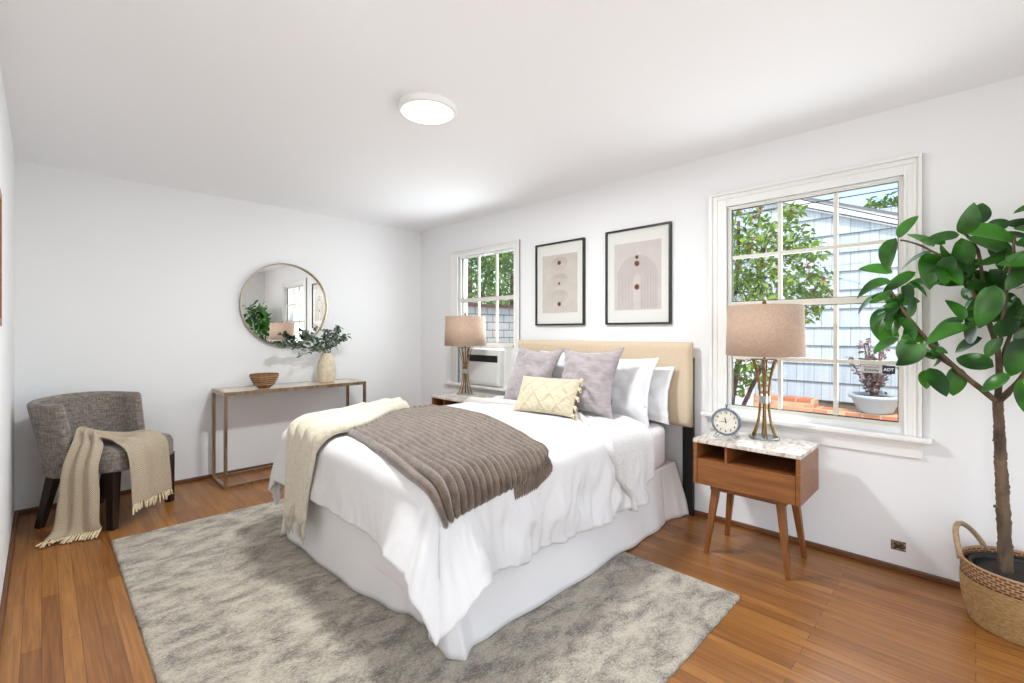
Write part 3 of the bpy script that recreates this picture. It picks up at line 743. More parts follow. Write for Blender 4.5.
B().grid(knit_pt, 110, 72).build('knit', M['knit'], t, smooth=True, solid=.01, offs=-1)
b = B()
for k in range(64):
    v = (k+.5)/64; p = knit_pt(1, v)-Vector((0.0, 0, 0)); r = random.uniform(-.006, .006); Ln = random.uniform(.07, .11)
    b.tube([p+Vector((0, 0, .008)), p+Vector((-.002+r, r, -Ln*.5)), p+Vector((.004*random.random(), 2*r, -Ln))], [.0035, .003, .002], 5)
b.build('fringe', M['knit'], t, smooth=True)

# ------------------------------------------------------------------ pillows
def pillow_mesh(w_, h, th, pinch=.06, wr=.006, seed=0, ear=.0, flange=0, pn=2.2, n=34):
    b = B()
    def f(sgn):
        def g(u, v):
            a = u*2-1; c = v*2-1
            x = a*w_/2*(1-pinch*(1-c*c)*abs(a)**3); z = c*h/2*(1-pinch*(1-a*a)*abs(c)**3)
            fa, fc = min(1, abs(a)*(1+flange)), min(1, abs(c)*(1+flange))
            T_ = (max(0, (1-fa**pn))*max(0, (1-fc**pn)))**.62
            y = sgn*(th/2*T_+.003*(1 if T_ == 0 else 0))
            wv = wr*nz(a*3+seed, c*3, seed*1.7, 1.0)*2+wr*.7*nz(a*7+seed, c*7, seed, 1.)
            return Vector((x, y+wv*(.3+T_)*sgn+(.006*nz(a*4, c*4, seed+9) if T_ < .1 else 0), z))
        return g
    b.grid(f(1), n, n); b.grid(f(-1), n, n, flip=True)
    return b
def place(o, bottom, face, lean, roll=0):
    """bottom centre point, facing yaw of the front (-y local), lean back angle"""
    o.rotation_euler = (0, 0, 0)
    R = Matrix.Rotation(face, 4, 'Z') @ Matrix.Rotation(-lean, 4, 'X') @ Matrix.Rotation(roll, 4, 'Y')
    o.matrix_world = Matrix.Translation(bottom) @ R
# local: front = -y, width x, height z. facing -X (towards camera foot) => yaw = -90 deg
def pillow(name, label, cat, m, w_, h, th, bottom, yaw, lean, roll=0, group=None, **kw):
    b = pillow_mesh(w_, h, th, **kw); b.v = [(p[0], p[1], p[2]+h/2) for p in b.v]
    o = b.build(name, m, None, smooth=True, weld=True); place(o, Vector(bottom), yaw, lean, roll)
    return tag(o, label, cat, group)
Y = -PI/2
G = 'white pillows against the headboard'
pillow('pillow', 'white pillow leaning on the headboard, nearest the black leg', 'pillow', M['pillow'], .62, .39, .15, (2.90, 1.735, .628), Y, .22, 0, G, seed=1, flange=.12, pinch=.10, wr=.011)
pillow('pillow', 'white pillow in front of the outer pillow, beside the right grey cushion', 'pillow', M['pillow'], .66, .46, .16, (2.74, 1.82, .632), Y+.05, .28, .02, G, seed=2, flange=.06, pinch=.12, wr=.012)
pillow('pillow', 'white pillow showing between the two grey cushions', 'pillow', M['pillow'], .60, .46, .14, (2.87, 2.30, .63), Y, .2, 0, G, seed=3, pinch=.05)
pillow('pillow', 'white pillow behind the left grey cushion, only its edge showing', 'pillow', M['pillow'], .58, .44, .14, (2.74, 2.50, .632), Y, .26, 0, G, seed=4, pinch=.05)
pillow('cushion', 'grey velvet square cushion on the far half of the bed', 'cushion', M['velvet'], .48, .49, .16, (2.52, 2.40, .672), Y-.02, .40, .03, 'grey velvet cushions', seed=5, pinch=.19, wr=.012)
pillow('cushion', 'grey velvet square cushion leaning between the tasselled cushion and white pillows', 'cushion', M['velvet'], .47, .49, .17, (2.50, 1.84, .672), Y+.08, .36, -.03, 'grey velvet cushions', seed=6, pinch=.19, wr=.012)
# lumbar cushion with raised diamonds and tassels
t = thing('lumbar_cushion', 'small cream tufted cushion with a diamond pattern and tassels down one end', 'cushion', (2.27, 2.20, .68))
LW, LH = .46, .26
b = pillow_mesh(LW, LH, .13, pinch=.05, wr=.003, seed=8, n=70); nv = []
for p in b.v:
    q = Vector(p); a, c = q.x/(LW/2), q.z/(LH/2)
    if q.y < 0:
        d = min(abs(((a*1.9+c*.95+10) % 1)-.5), abs(((a*1.9-c*.95+10) % 1)-.5))
        q.y -= .012*max(0, 1-d/.09)*max(0, 1-max(abs(a), abs(c))**8)
    nv.append((q.x, q.y, q.z+LH/2))
b.v = nv; bodyo = b.build('cushion_body', M['lumbar'], t, smooth=True, weld=True)
for k in range(5):
    for sx in (1,):
        z = LH*(.02+.24*k); base = Vector((sx*LW/2*.97, -.01, z))
        d = Vector((sx*.8, -.7, -.35 if k else -.1)).normalized()
        tb = B(); tb.tube([base, base+d*.014, base+d*.02], [.003, .009, .007], 8)
        for j in range(9):
            a = 2*PI*j/9; o_ = Vector((0, math.cos(a), math.sin(a)))*.012
            tb.tube([base+d*.018, base+d*.04+o_*.8+Vector((0, 0, -.004)), base+d*.062+o_+Vector((0, 0, -.012))], [.004, .0045, .003], 5)
        tb.build('tassel', M['fringe'], t, smooth=True)
place(t, Vector((2.31, 2.02, .700)), Y+.16, .50, .0)

# ------------------------------------------------------------------ pictures
def picture(label, y0, y1, z0, z1, pm, art):
    c = ((y0+y1)/2, (z0+z1)/2); w_, h = (y1-y0)/2, (z1-z0)/2
    t = thing('framed_print', label, 'picture', (XB, c[0], c[1]), 0, 'framed prints above the headboard')
    b = B(); rframe(b, -w_, w_, -h, h, .014, -.028, 0); b.build('frame', M['blackframe'], t, bevel=.0015)
    B().box(-.012, -.001, -w_+.014, w_-.014, -h+.014, h-.014).build('mat_board', M['mattboard'], t)
    pw, ph = w_*.72, h*.70
    b = B().box(-.0135, -.012, -pw, pw, -ph, ph)
    def line(pts, r=.0016): 
        q = [Vector((-.0137, p[0], p[1])) for p in pts]
        b.tube(q, r, 4, 1)
    def disc(y, z, r, mi): b.lathe([(r, 0), (r, -.0012)], (-.0137-.0004*mi, y, z), 20, mi, axis='x')
    if art == 'rings':
        for zc in (.17, .03, -.11):
            for k in range(6):
                r = .028+.012*k; s0, s1 = (PI*.0, PI) if k % 2 else (0, PI*2)
                line([(r*1.0*math.cos(a), zc+r*.62*math.sin(a)) for a in [s0+(s1-s0)*j/24 for j in range(25)]], .0012)
        for zc, r in ((.178, .019), (.0, .011), (-.175, .019)): disc(0, zc, r, 2); disc(0, zc, r*.45, 3)
    else:
        for k in range(11):
            r = .035+.0125*k; 
            line([(-r, -ph+.01)]+[(-r*math.cos(a), -.01+r*math.sin(a)) for a in [PI*j/20 for j in range(21)]]+[(r, -ph+.01)], .0013)
        for zc, r in ((.140, .014), (.092, .021), (-.082, .021)): disc(0, zc, r, 2); disc(0, zc, r*.4, 3)
    b.build('print', [pm, M['artline'], M['artdot'], M['artdark']], t)
    B().box(-.0185, -.0175, -w_+.012, w_-.012, -h+.012, h-.012).build('picture_glass', M['glass'], t)
picture('black framed abstract print with stacked rings, nearer the narrow window', 2.26, 2.79, 1.293, 2.006, M['print'], 'rings')
picture('black framed abstract print with a line arch and rust dots, nearer the wide window', 1.518, 2.055, 1.293, 2.014, M['print2'], 'arch')

# ------------------------------------------------------------------ nightstands
def nightstand():
    t = thing('nightstand', 'walnut nightstand with stone top below the wide window', 'nightstand', (2.785, .87, 0), 0, 'walnut nightstands')
    hx, hy = .185, .263
    z0, z1 = .385, .615; th = .018
    B().box(-hx, hx, -hy-.002, -hy+th, z0, z1, bev=.002).build('side_panel', M['walnut'], t)
    B().box(-hx, hx, hy-th, hy+.002, z0, z1, bev=.002).build('side_panel', M['walnut'], t)
    B().box(-hx+.004, hx-.004, -hy+th, hy-th, z0, z0+.014).build('bottom_panel', M['walnut'], t)
    B().box(-hx+.01, hx-.004, -hy+th, hy-th, .515, .527).build('shelf', M['walnut_in'], t)
    B().box(hx-.012, hx, -hy+th, hy-th, z0, z1).build('back_panel', M['walnut_in'], t)
    d = B().box(-hx+.001, -hx+.018, -hy+th+.002, hy-th-.002, z0+.003, .528, bev=.002).build('drawer', M['walnut'], t)
    B().box(-hx+.016, hx-.02, -hy+th+.01, hy-th-.01, z0+.016, .50).build('drawer_box', M['walnut_in'], d)
    B().box(-hx+.01, hx-.012, .085, .097, .527, .614).build('divider', M['walnut_in'], t)
    B().box(-hx-.002, hx+.002, -hy-.004, hy+.004, z1, .636, bev=.003).build('stone_top', M['marble'], t)
    b = B(); b.box(-.135, -.105, -.19, .19, z0-.032, z0); b.box(.10, .13, -.19, .19, z0-.032, z0); b.box(-.12, .12, -.19, -.16, z0-.03, z0-.004); b.box(-.12, .12, .16, .19, z0-.03, z0-.004)
    b.build('leg_rail', M['walnut_v'], t)
    for sx in (-1, 1):
        for sy in (-1, 1):
            B().frustum((sx*.118, sy*.16, z0), .029, (sx*.155, sy*.205, 0), .016).build('leg', M['walnut_v'], t, bevel=.003)
    return t
ns = nightstand()
ns2 = copy_tree(ns); ns2.location = (2.785, 3.388, 0); ns2['label'] = 'walnut nightstand with stone top under the air conditioner, behind the bed'

def table_lamp(loc, label):
    t = thing('table_lamp', label, 'lamp', loc, .12, 'brass table lamps')
    B().lathe([(.078, 0), (.078, .010), (.07, .013)], n=40).build('acrylic_base', M['acrylic'], t)
    for k in range(6):
        a = 2*PI*k/6+.26
        for j, da in enumerate((-.10, .10)):
            c, s = math.cos(a+da), math.sin(a+da); pr = []
            for i in range(25):
                u = i/24; z = .012+u*.435; w_ = abs(u-.47)/.53
                r = .026+.052*w_**2.4*(1.0 if u < .47 else .80)
                pr.append((r*c, r*s, z))
            B().tube(pr, .0038, 6).build('rod', M['brass'], t, smooth=True)
    for z in (.262, .298): B().lathe([(.026, z-.004), (.029, z-.004), (.029, z+.004), (.026, z+.004)], n=24, cap=(False, False)).build('collar', M['brass'], t)
    B().lathe([(.029, .20), (.030, .204), (.030, .24), (.029, .244)], n=24).build('crystal_collar', M['acrylic'], t)
    B().lathe([(.07, .445), (.07, .450), (.06, .451)], n=30, cap=(True, True)).build('top_plate', M['brass'], t)
    B().tube([(0, 0, .01), (0, 0, .60)], .006, 10).build('stem', M['brass'], t, smooth=True)
    B().lathe([(.012, .47), (.028, .50), (.032, .54), (.02, .575), (.012, .59)], n=20).build('bulb', M['stick_w'], t, smooth=True)
    s = B().lathe([(.200, .468), (.192, .750)], n=56, cap=(False, False)).build('lamp_shade', M['shade'], t, smooth=True, solid=.003)
    b = B()
    for k in range(3):
        a = 2*PI*k/3; b.tube([(0, 0, .735), (.192*math.cos(a), .192*math.sin(a), .735)], .002, 6)
    b.tube([(0, 0, .58), (0, 0, .76)], .003, 6); b.build('shade_spider', M['brass'], s)
    B().lathe([(.004, .755), (.012, .765), (.010, .778), (.003, .785)], n=14).build('finial', M['brass'], t, smooth=True)
    return t
l1 = table_lamp((2.88, .848, .636), 'brass rod table lamp with linen drum shade in front of the wide window')
l2 = copy_tree(l1); l2.location = (2.88, 3.495, .636); l2['label'] = 'brass rod table lamp with linen drum shade beside the air conditioner'

# clock
t = thing('desk_clock', 'slate blue round desk clock on wire feet on the near nightstand', 'clock', (2.75, 1.008, .636), .15)
zc = .092; R0 = .074
B().lathe([(R0, -.02), (R0+.002, .0), (R0, .025), (R0-.02, .03)], (0, 0, zc), 40, axis='x').build('clock_case', M['clockblue'], t, smooth=False)
B().lathe([(R0-.01, -.018), (R0-.008, -.026), (R0+.001, -.026), (R0+.004, -.018), (R0+.002, -.014)], (0, 0, zc), 40, axis='x', cap=(False, False)).build('bezel', M['clockblue'], t, smooth=True)
dl = B().lathe([(R0-.009, -.019), (R0-.009, -.0212)], (0, 0, zc), 40, axis='x').build('dial', M['dial'], t)
for k in range(1, 13):
    a = PI/2-2*PI*k/12
    text_mesh(str(k), .0165, M['ink'], dl, (-.0216, -math.cos(a)*.052, zc+math.sin(a)*.052), (PI/2, 0, -PI/2), 'numeral', bold=True)
def hand(nm, ang, ln, wd):
    c, s = math.cos(ang), math.sin(ang); d = Vector((0, -c, s)); n_ = Vector((0, s, c))
    b = B(); p = [d*-.008+n_*wd*.3, d*-.008-n_*wd*.3, d*ln*.6-n_*wd, d*ln, d*ln*.6+n_*wd]
    vs = [Vector((-.0225, 0, zc))+q for q in p]+[Vector((-.0232, 0, zc))+q for q in p]
    b.add(vs, [(0, 1, 2, 3, 4), (9, 8, 7, 6, 5)]+[(i, (i+1) % 5, 5+(i+1) % 5, 5+i) for i in range(5)]); b.build(nm, M['ink'], t)
hand('minute_hand', PI, .038, .0014); hand('hour_hand', PI/2+.17, .026, .003)
B().lathe([(.004, -.021), (.004, -.0245)], (0, 0, zc), 12, axis='x').build('hand_pin', M['ink'], t)
B().lathe([(.004, 0), (.0045, .012), (.007, .014), (.006, .022)], (0.0, 0, zc+R0), 12).build('top_knob', M['clockblue'], t)
for s in (-1, 1):
    for x in (-.015, .02):
        q = -1 if x < 0 else 1
        B().tube([(x, s*.045, zc-.058), (x+q*.012, s*.066, .002), (x+q*.006, s*.052, .002), (x, s*.026, zc-.068)], .0017, 6).build('wire_foot', M['clockblue'], t)

# ------------------------------------------------------------------ console table, bowl, vase, mirror
ct = thing('console_table', 'slim bronze metal console table with glass top below the round mirror', 'console table', (1.605, 4.36, 0))
hx, hy, s = .60, .19, .024; H = .76
for sx in (-1, 1):
    for sy in (-1, 1):
        x, y = sx*(hx-s/2), sy*(hy-s/2); B().box(x-s/2+.0006, x+s/2-.0006, y-s/2+.0006, y+s/2-.0006, .002, H-.006).build('leg', M['bronze'], ct)
for z0, z1, nm in ((0, .024, 'bottom_rail'), (H-.028, H, 'top_rail')):
    b = B()
    for sy in (-1, 1): y = sy*(hy-s/2); b.box(-hx, hx, y-s/2, y+s/2, z0, z1)
    for sx in (-1, 1): x = sx*(hx-s/2); b.box(x-s/2, x+s/2, -hy+s, hy-s, z0, z1)
    b.build(nm, M['bronze'], ct)
B().box(-hx+s, hx-s, -hy+s, hy-s, H-.010, H-.001).build('glass_top', M['glass_top'], ct)

def bowl_fn(a, z): return 1+.02*math.sin(a*28+z*260)
t = thing('wicker_bowl', 'brown openwork wicker bowl on the left half of the console table', 'bowl', (1.345, 4.33, H))
prof = [(.045, .0), (.062, .012), (.088, .045), (.105, .085), (.112, .112)]
b = B().lathe(prof+[(.106, .112), (.098, .085), (.08, .045), (.055, .018)], n=112, fn=lambda a, z: 1+.012*math.sin(a*28))
b.build('bowl_wall', M['bowl'], t, smooth=True)
b = B()
for k in range(5):
    z = .03+k*.017; r = .0805+.0085*k-.0003*k*k
    b.tube([((r+.003*math.sin(14*q))*math.cos(q), (r+.003*math.sin(14*q))*math.sin(q), z) for q in [2*PI*i/140 for i in range(140)]], .0035, 6, closed=True)
b.build('woven_coils', M['handle'], t, smooth=True)
b = B().tube([(.109*math.cos(q), .109*math.sin(q), .113) for q in [2*PI*i/48 for i in range(48)]], .005, 8, closed=True); b.build('rim', M['bowl'], t, smooth=True)

VX, VY = 1.90, 4.36
t = thing('ceramic_vase', 'cream carved ceramic vase on the right half of the console table', 'vase', (VX, VY, H))
b = B().lathe([(.062, 0), (.070, .012), (.081, .07), (.083, .13), (.075, .19), (.055, .245), (.042, .265), (.044, .278), (.037, .278), (.035, .24)], n=96,
              fn=lambda a, z: 1+.045*(abs(math.sin(a*8+z*22))-.5)*min(1, max(0, (.22-z)/.05))*min(1, z/.02))
b.build('vase_body', M['vase'], t, smooth=True)
def oval_leaf(b, base, d, up, ln, wd, mi=0, bend=.2, n=5, fold=.12, pt=False, curl=0):
    d = d.normalized(); side = d.cross(up)
    if side.length < 1e-3: side = Vector((1, 0, 0))
    side.normalize(); nrm = side.cross(d).normalized(); vs = []; fs = []
    for i in range(n+1):
        u = i/n; w_ = wd/2*math.sin(PI*min(1, u*.96+.03)**.85)**.8 if 0 < u < 1 else wd*.03
        if pt: w_ = wd/2*max(.02, (u**.6)*((1-u)**.8)*2.02)*(1 if u < 1 else 0)
        c = base+d*ln*u-nrm*ln*bend*u*u+side*ln*curl*math.sin(u*PI)
        vs += [c-side*w_+nrm*w_*fold*2, c, c+side*w_+nrm*w_*fold*2]
    for i in range(n):
        k = i*3; fs += [(k, k+1, k+4, k+3), (k+1, k+2, k+5, k+4)]
    b.add(vs, fs, mi)
euc = [((-.44, -.03, .04), 'longest eucalyptus branch reaching left across the round mirror', 22), ((-.22, -.04, .12), 'eucalyptus branch rising left out of the cream vase', 16),
       ((-.03, -.03, .16), 'upright eucalyptus branch in the middle of the cream vase', 15), ((.12, .01, .185), 'eucalyptus branch leaning right with its tip highest of the bunch', 14),
       ((.20, .02, .10), 'eucalyptus branch reaching furthest right from the cream vase', 13), ((-.27, -.05, -.06), 'low thin eucalyptus branch drooping left in front of the vase', 5)]
for e, (tip, lab, n_) in enumerate(euc):
    t = thing('eucalyptus_branch', lab, 'branch', (VX, VY, H+.19), 0, 'eucalyptus branches in the cream vase')
    p0 = Vector((.01*math.cos(e), .01*math.sin(e), 0)); p3 = Vector(tip)+Vector((0, 0, .135)); p1 = p0+Vector((tip[0]*.12, tip[1]*.2, .11)); p2 = p0.lerp(p3, .6)+Vector((0, 0, .055))
    P = [p0, p1, p2, p3]; b = B().tube([cr(P, i/12) for i in range(13)], .0022, 5); b.build('stem', M['stem'], t, smooth=True)
    b = B()
    for k in range(n_*2):
        u = .36+.64*k/(n_*2-1); c = cr(P, u)
        c = c+Vector((random.uniform(-.02, .02), random.uniform(-.02, .02), random.uniform(-.022, .022)))
        for s_ in (-1, 1):
            d = Vector((random.uniform(-1, 1), random.uniform(-1, 1), random.uniform(-.6, 1)))
            oval_leaf(b, c, d, Vector((random.uniform(-1, 1), random.uniform(-1, 1), 1)), random.uniform(.036, .05)*(1 if e < 5 else .8), random.uniform(.032, .044)*(1 if e < 5 else .5), 0, .1, 4)
    b.build('leaves', M['euca'], t, smooth=True)

t = thing('round_mirror', 'round mirror in a thin metal frame on the back wall above the console table', 'mirror', (1.615, YA, 1.487))
b = B().lathe([(.372, -.001), (.388, -.001), (.390, -.036), (.383, -.038), (.381, -.036), (.378, -.012)], n=96, axis='y', cap=(False, False)); b.build('frame', M['mframe'], t, smooth=False)
B().lathe([(.380, -.004), (.380, -.010)], n=96, axis='y').build('mirror_glass', M['mirror'], t)

# ------------------------------------------------------------------ armchair with throw
ch = thing('barrel_armchair', 'grey tweed barrel armchair with dark wooden legs in the far left corner', 'armchair', (.3155, 4.175, 0), math.radians(45))
def seat_pt(sgn):
    def f(u, v):
        a, c = u*2-1, v*2-1; e = 5
        q = (abs(a)**e+abs(c)**e)**(1/e) if (a or c) else 1; m = max(abs(a), abs(c))
        k = m/q if q else 1
        x, y = a*k*.285, c*k*.265-.03
        y -= .02*(1-a*a)*(1 if c < 0 else 0)*abs(c)
        r = 1-max(0, (m-.80)/.20)**2.6
        z = (.455+.045*math.sqrt(max(0, r))+.008*(1-m*m)) if sgn > 0 else .36
        return (x, y, z)
    return f
b = B().grid(seat_pt(1), 40, 40); b.grid(seat_pt(-1), 40, 40, flip=True)
bor = lambda u, v: None
n = 160
def rim(t_, z, s_=1):
    a = (t_ % 1)*4; i = int(a); f = a-i
    u, v = [(f, 0), (1, f), (1-f, 1), (0, 1-f)][i]
    p = seat_pt(1)(u, v); return (p[0]*s_, p[1]*s_ if s_ == 1 else (p[1]+.03)*s_-.03, z)
b.grid(lambda u, v: rim(u, lerp(.36, .455, v)), n, 4)
b.build('seat', M['tweed'], ch, smooth=True, weld=True)
# wrap-around back: cross section rings along a U path
def upath(s, hx, hb, y0):
    """s in -1..1 around the U (left arm front, back, right arm front)"""
    L1 = hb-y0; rc = .15; st = L1-rc; bk = 2*(hx-rc); arc = PI/2*rc; Tt = 2*st+2*arc+bk; d = (s+1)/2*Tt
    if d < st: return Vector((-hx, y0+d, 0)), Vector((-1, 0, 0))
    d -= st
    if d < arc: a = d/rc; return Vector((-hx+rc-rc*math.cos(a), hb-rc+rc*math.sin(a), 0)), Vector((-math.cos(a), math.sin(a), 0))
    d -= arc
    if d < bk: return Vector((-hx+rc+d, hb, 0)), Vector((0, 1, 0))
    d -= bk
    if d < arc: a = d/rc; return Vector((hx-rc+rc*math.sin(a), hb-rc+rc*math.cos(a), 0)), Vector((math.sin(a), math.cos(a), 0))
    d -= arc
    return Vector((hx, hb-rc-d, 0)), Vector((1, 0, 0))
def shell_pt(u, v):
    s = u*2-1; e = min(1, (1-abs(s))/.035); et = math.sqrt(max(0, 1-(1-e)**2)); th = .030*max(.12, et)
    # v runs up the outside, over the top, down the inside
    zt = .805+.012*math.cos(s*PI)
    if v < .42: h = v/.42; z = lerp(.335, zt-.03, h); side = 1; off_ = th
    elif v < .58:
        a = (v-.42)/.16*PI; z = zt-.03+.03*math.sin(a)*max(.3, et); off_ = th*math.cos(a); side = 0
    else: h = 1-(v-.58)/.42; z = lerp(.36, zt-.03, h); off_ = -th
    k = (z-.335)/.47
    p, nr = upath(s, lerp(.262, .303, k), lerp(.205, .29, k), lerp(-.06, .03, k))
    p = p+nr*off_; return (p.x, p.y+(0), z)
b = B().grid(shell_pt, 110, 60)
for uu in (0, 1):
    k = len(b.v); ring = [shell_pt(uu, j/60) for j in range(61)]; b.v += ring; b.f.append(tuple(range(k, k+61)) if uu else tuple(range(k+60, k-1, -1))); b.mi.append(0)
b.build('backrest', M['tweed'], ch, smooth=True)
for (x, y, x1, y1, w0, w1) in ((-.235, -.235, -.245, -.24, .042, .030), (.235, -.235, .245, -.24, .042, .030), (-.21, .15, -.215, .245, .040, .026), (.21, .15, .215, .245, .040, .026)):
    B().frustum((x, y, .362), w0, (x1, y1, 0), w1).build('leg', M['darkleg'], ch, bevel=.003)

tw = thing('herringbone_throw', 'beige herringbone throw with fringe draped over the grey armchair seat', 'throw', (.3155, 4.175, 0), math.radians(45))
EA = [(-.47, -.03, .014), (-.40, -.03, .06), (-.365, -.03, .22), (-.345, -.04, .42), (-.28, -.04, .555), (-.17, .04, .60), (-.03, .03, .555), (.09, -.06, .525), (.10, -.20, .542), (.11, -.31, .49), (.115, -.335, .32), (.12, -.345, .14)]
EB = [(-.33, -.25, .05), (-.35, -.25, .10), (-.345, -.245, .26), (-.335, -.23, .42), (-.27, -.20, .535), (-.20, -.12, .575), (-.17, -.16, .545), (-.20, -.22, .525), (-.235, -.28, .512), (-.245, -.325, .46), (-.255, -.35, .31), (-.26, -.36, .155)]
def tw_pt(u, v):
    a, c = cr(EA, u), cr(EB, u); p = a.lerp(c, v)
    du = (cr(EA, min(1, u+.01)).lerp(cr(EB, min(1, u+.01)), v)-cr(EA, max(0, u-.01)).lerp(cr(EB, max(0, u-.01)), v))
    nn = du.cross(c-a).normalized()
    amp = .013+.012*math.exp(-((u-.45)/.12)**2)
    fo = math.sin(v*PI*2*(2.6)+u*4)*.7+.6*nz(v*3, u*4, 3)
    return p-nn*(fo*amp)*min(1, .4+2*abs(v-.5)+.4)-nn*.008
B().grid(tw_pt, 150, 60).build('throw_cloth', M['herring'], tw, smooth=True, solid=.005, offs=0)
for (u, sg) in ((0, -1), (1, 1)):
    b = B()
    for k in range(22):
        v = (k+.5)/22; p = tw_pt(u, v); q = tw_pt(.02 if u == 0 else .98, v); d = (p-q).normalized()
        if u == 0: d = Vector((-.9, -.15+.5*v, 0)).normalized() if p.z < .03 else Vector((-.5, 0, -.6)).normalized()
        ln = random.uniform(.04, .06); e = p+d*ln+Vector((random.uniform(-.008, .008), random.uniform(-.008, .008), 0)); e.z = max(.007, e.z)
        m_ = p.lerp(e, .5); b.tube([p, m_, e-(e-m_)*.35, e], [.004, .0055, .0045, .0065], 6)
    b.build('fringe', M['fringe'], tw, smooth=True)

# ------------------------------------------------------------------ basket and indoor tree
BX, BY, BR = 2.885, -.145, .195
bk = thing('woven_basket', 'round seagrass basket with brown checked band and handles beside the window wall', 'basket', (BX, BY, 0))
prof = []
nb = 22
for k in range(nb*4+1):
    z = .19*k/(nb*4); r = .165+.028*math.sin(min(1, z/.16)*PI/2)+.0045*abs(math.sin(PI*k/4)); prof.append((r, z+.001))
B().lathe(prof, n=72, cap=(True, False)).build('basket_body', M['basket_o'], bk, smooth=True)
def band(u, v):
    a = 2*PI*u; r = .1955; return (r*math.cos(a), r*math.sin(a), lerp(.19, .256, v))
B().grid(band, 72, 4).build('checked_band', M['band'], bk, smooth=True, solid=.006, offs=-1)
B().tube([(.194*math.cos(q), .194*math.sin(q), .256) for q in [2*PI*i/60 for i in range(60)]], .005, 8, closed=True).build('rim', M['band'], bk, smooth=True)
for a0 in (math.radians(68), math.radians(248)):
    pts = []
    for i in range(17):
        q = i/16; a = a0+(q-.5)*1.15; h = .240+.12*math.sin(q*PI)**.75; r = .196+.02*math.sin(q*PI)
        pts.append((r*math.cos(a), r*math.sin(a), h))
    B().tube(pts, .011, 8).build('handle', M['handle'], bk, smooth=True)
tr = thing('indoor_tree', 'tall leafy artificial indoor tree standing in the seagrass basket', 'plant', (BX, BY, .0))
O = Vector((BX, BY, 0))
B().lathe([(.13, .006), (.165, .235), (.172, .24), (.160, .24), (.158, .21)], n=40, cap=(True, False)).build('pot', M['blackpot'], tr, smooth=True)
B().lathe([(.157, .205), (.157, .218), (.08, .226)], n=40).build('soil', M['soil'], tr, smooth=True)
def P(px, py, X): return on_plane(px, py, X)-O
b = B()
def limb(pts, r0, r1, k=16):
    q = [cr(pts, i/k) for i in range(k+1)]
    k0 = len(b.v); rs = [lerp(r0, r1, i/k)*(1+.16*nz(i*.9, r0*90)) for i in range(k+1)]
    b.tube(q, rs, 14)
    for j in range(k0, len(b.v)):
        p = Vector(b.v[j]); w3 = noise.noise_vector(p*28)*.0035; b.v[j] = tuple(p+w3)
T0 = P(1006, 566, 2.87); T0.z = .20
F = P(998, 402, 2.87)
limb([T0, P(1003, 500, 2.865), P(1000, 450, 2.875), F], .0245, .017, 90)
b.tube([P(1003, 508, 2.865), P(994, 506, 2.85)], [.012, .006], 8); b.tube([P(1000, 442, 2.87), P(993, 440, 2.86)], [.012, .005], 8)
left = [F, P(960, 372, 2.82), P(925, 338, 2.77), P(904, 312, 2.74), P(890, 290, 2.74)]
limb(left, .012, .006)
limb([P(955, 368, 2.82), P(930, 355, 2.80), P(905, 350, 2.79)], .006, .003)
mid = [F, P(999, 360, 2.9), P(992, 330, 2.9), P(978, 300, 2.86), P(962, 270, 2.82), P(948, 255, 2.8)]
limb(mid, .013, .006)
limb([P(990, 325, 2.9), P(984, 290, 2.85), P(978, 250, 2.85), P(963, 232, 2.84), P(960, 226, 2.84)], .008, .004)
limb([P(962, 268, 2.82), P(930, 250, 2.76), P(910, 242, 2.72), P(900, 240, 2.72)], .005, .003)
right = [F, P(1015, 385, 2.82), P(1035, 360, 2.74), P(1060, 330, 2.68)]
limb(right, .012, .006)
limb([P(1000, 370, 2.9), P(1012, 330, 2.93), P(1035, 290, 2.95), P(1060, 250, 2.93)], .009, .004)
limb([P(1000, 345, 2.9), P(1005, 300, 2.80), P(1012, 260, 2.74), P(1015, 235, 2.72)], .008, .004)
limb([P(1005, 335, 2.84), P(1020, 330, 2.78), P(1045, 320, 2.7)], .005, .003)
b.build('trunk', M['bark'], tr, smooth=True)
LV = [(165,165,215,108),(160,165,130,250),(268,190,205,150),(265,205,172,232),(150,262,75,243),(150,290,55,310),(135,318,50,355),(215,262,125,300),(200,290,255,318),(150,340,218,345),(130,365,95,422),(122,395,132,462),(165,390,212,442),(130,420,165,442),(165,448,100,475),(210,448,170,500),(240,468,180,522),(250,540,235,592),(255,535,302,602),(325,530,330,608),(350,400,325,345),(352,402,268,415),(365,418,262,442),(405,450,328,482),(438,532,338,502),(485,555,402,585),(385,130,408,66),(350,155,385,88),(340,155,262,160),(345,165,345,268),(272,212,345,262),(350,148,495,150),(415,132,485,118),(360,165,502,222),(385,240,465,205),(345,262,450,325),(345,300,248,232),(425,255,485,305),(462,322,365,395),(470,325,515,352),(440,300,400,400),(524,225,470,262),(540,250,480,300),(540,380,448,425),(530,450,480,535),(535,560,515,645),(250,208,245,290),(275,240,345,285),(300,182,238,162),(175,330,240,270),(185,360,140,410),(440,440,500,395),(455,450,420,500),(500,470,560,420),(500,250,560,200),(500,180,580,165),(420,190,470,250),(320,215,290,290),(390,400,350,460),(225,480,270,505),(500,330,470,420),(180,300,200,330)]
b = B(); random.seed(3)
def sleaf(b, b0, t0, wf=.52):
    d = t0-b0; ln = d.length
    up = Vector((-.7+random.uniform(-.5, .5), random.uniform(-.55, .45), random.uniform(-.1, .9)))
    oval_leaf(b, b0, d, up, ln, ln*wf*random.uniform(.85, 1.1), 0, random.uniform(.05, .4), 10, random.uniform(.08, .22), True, random.uniform(-.08, .08))
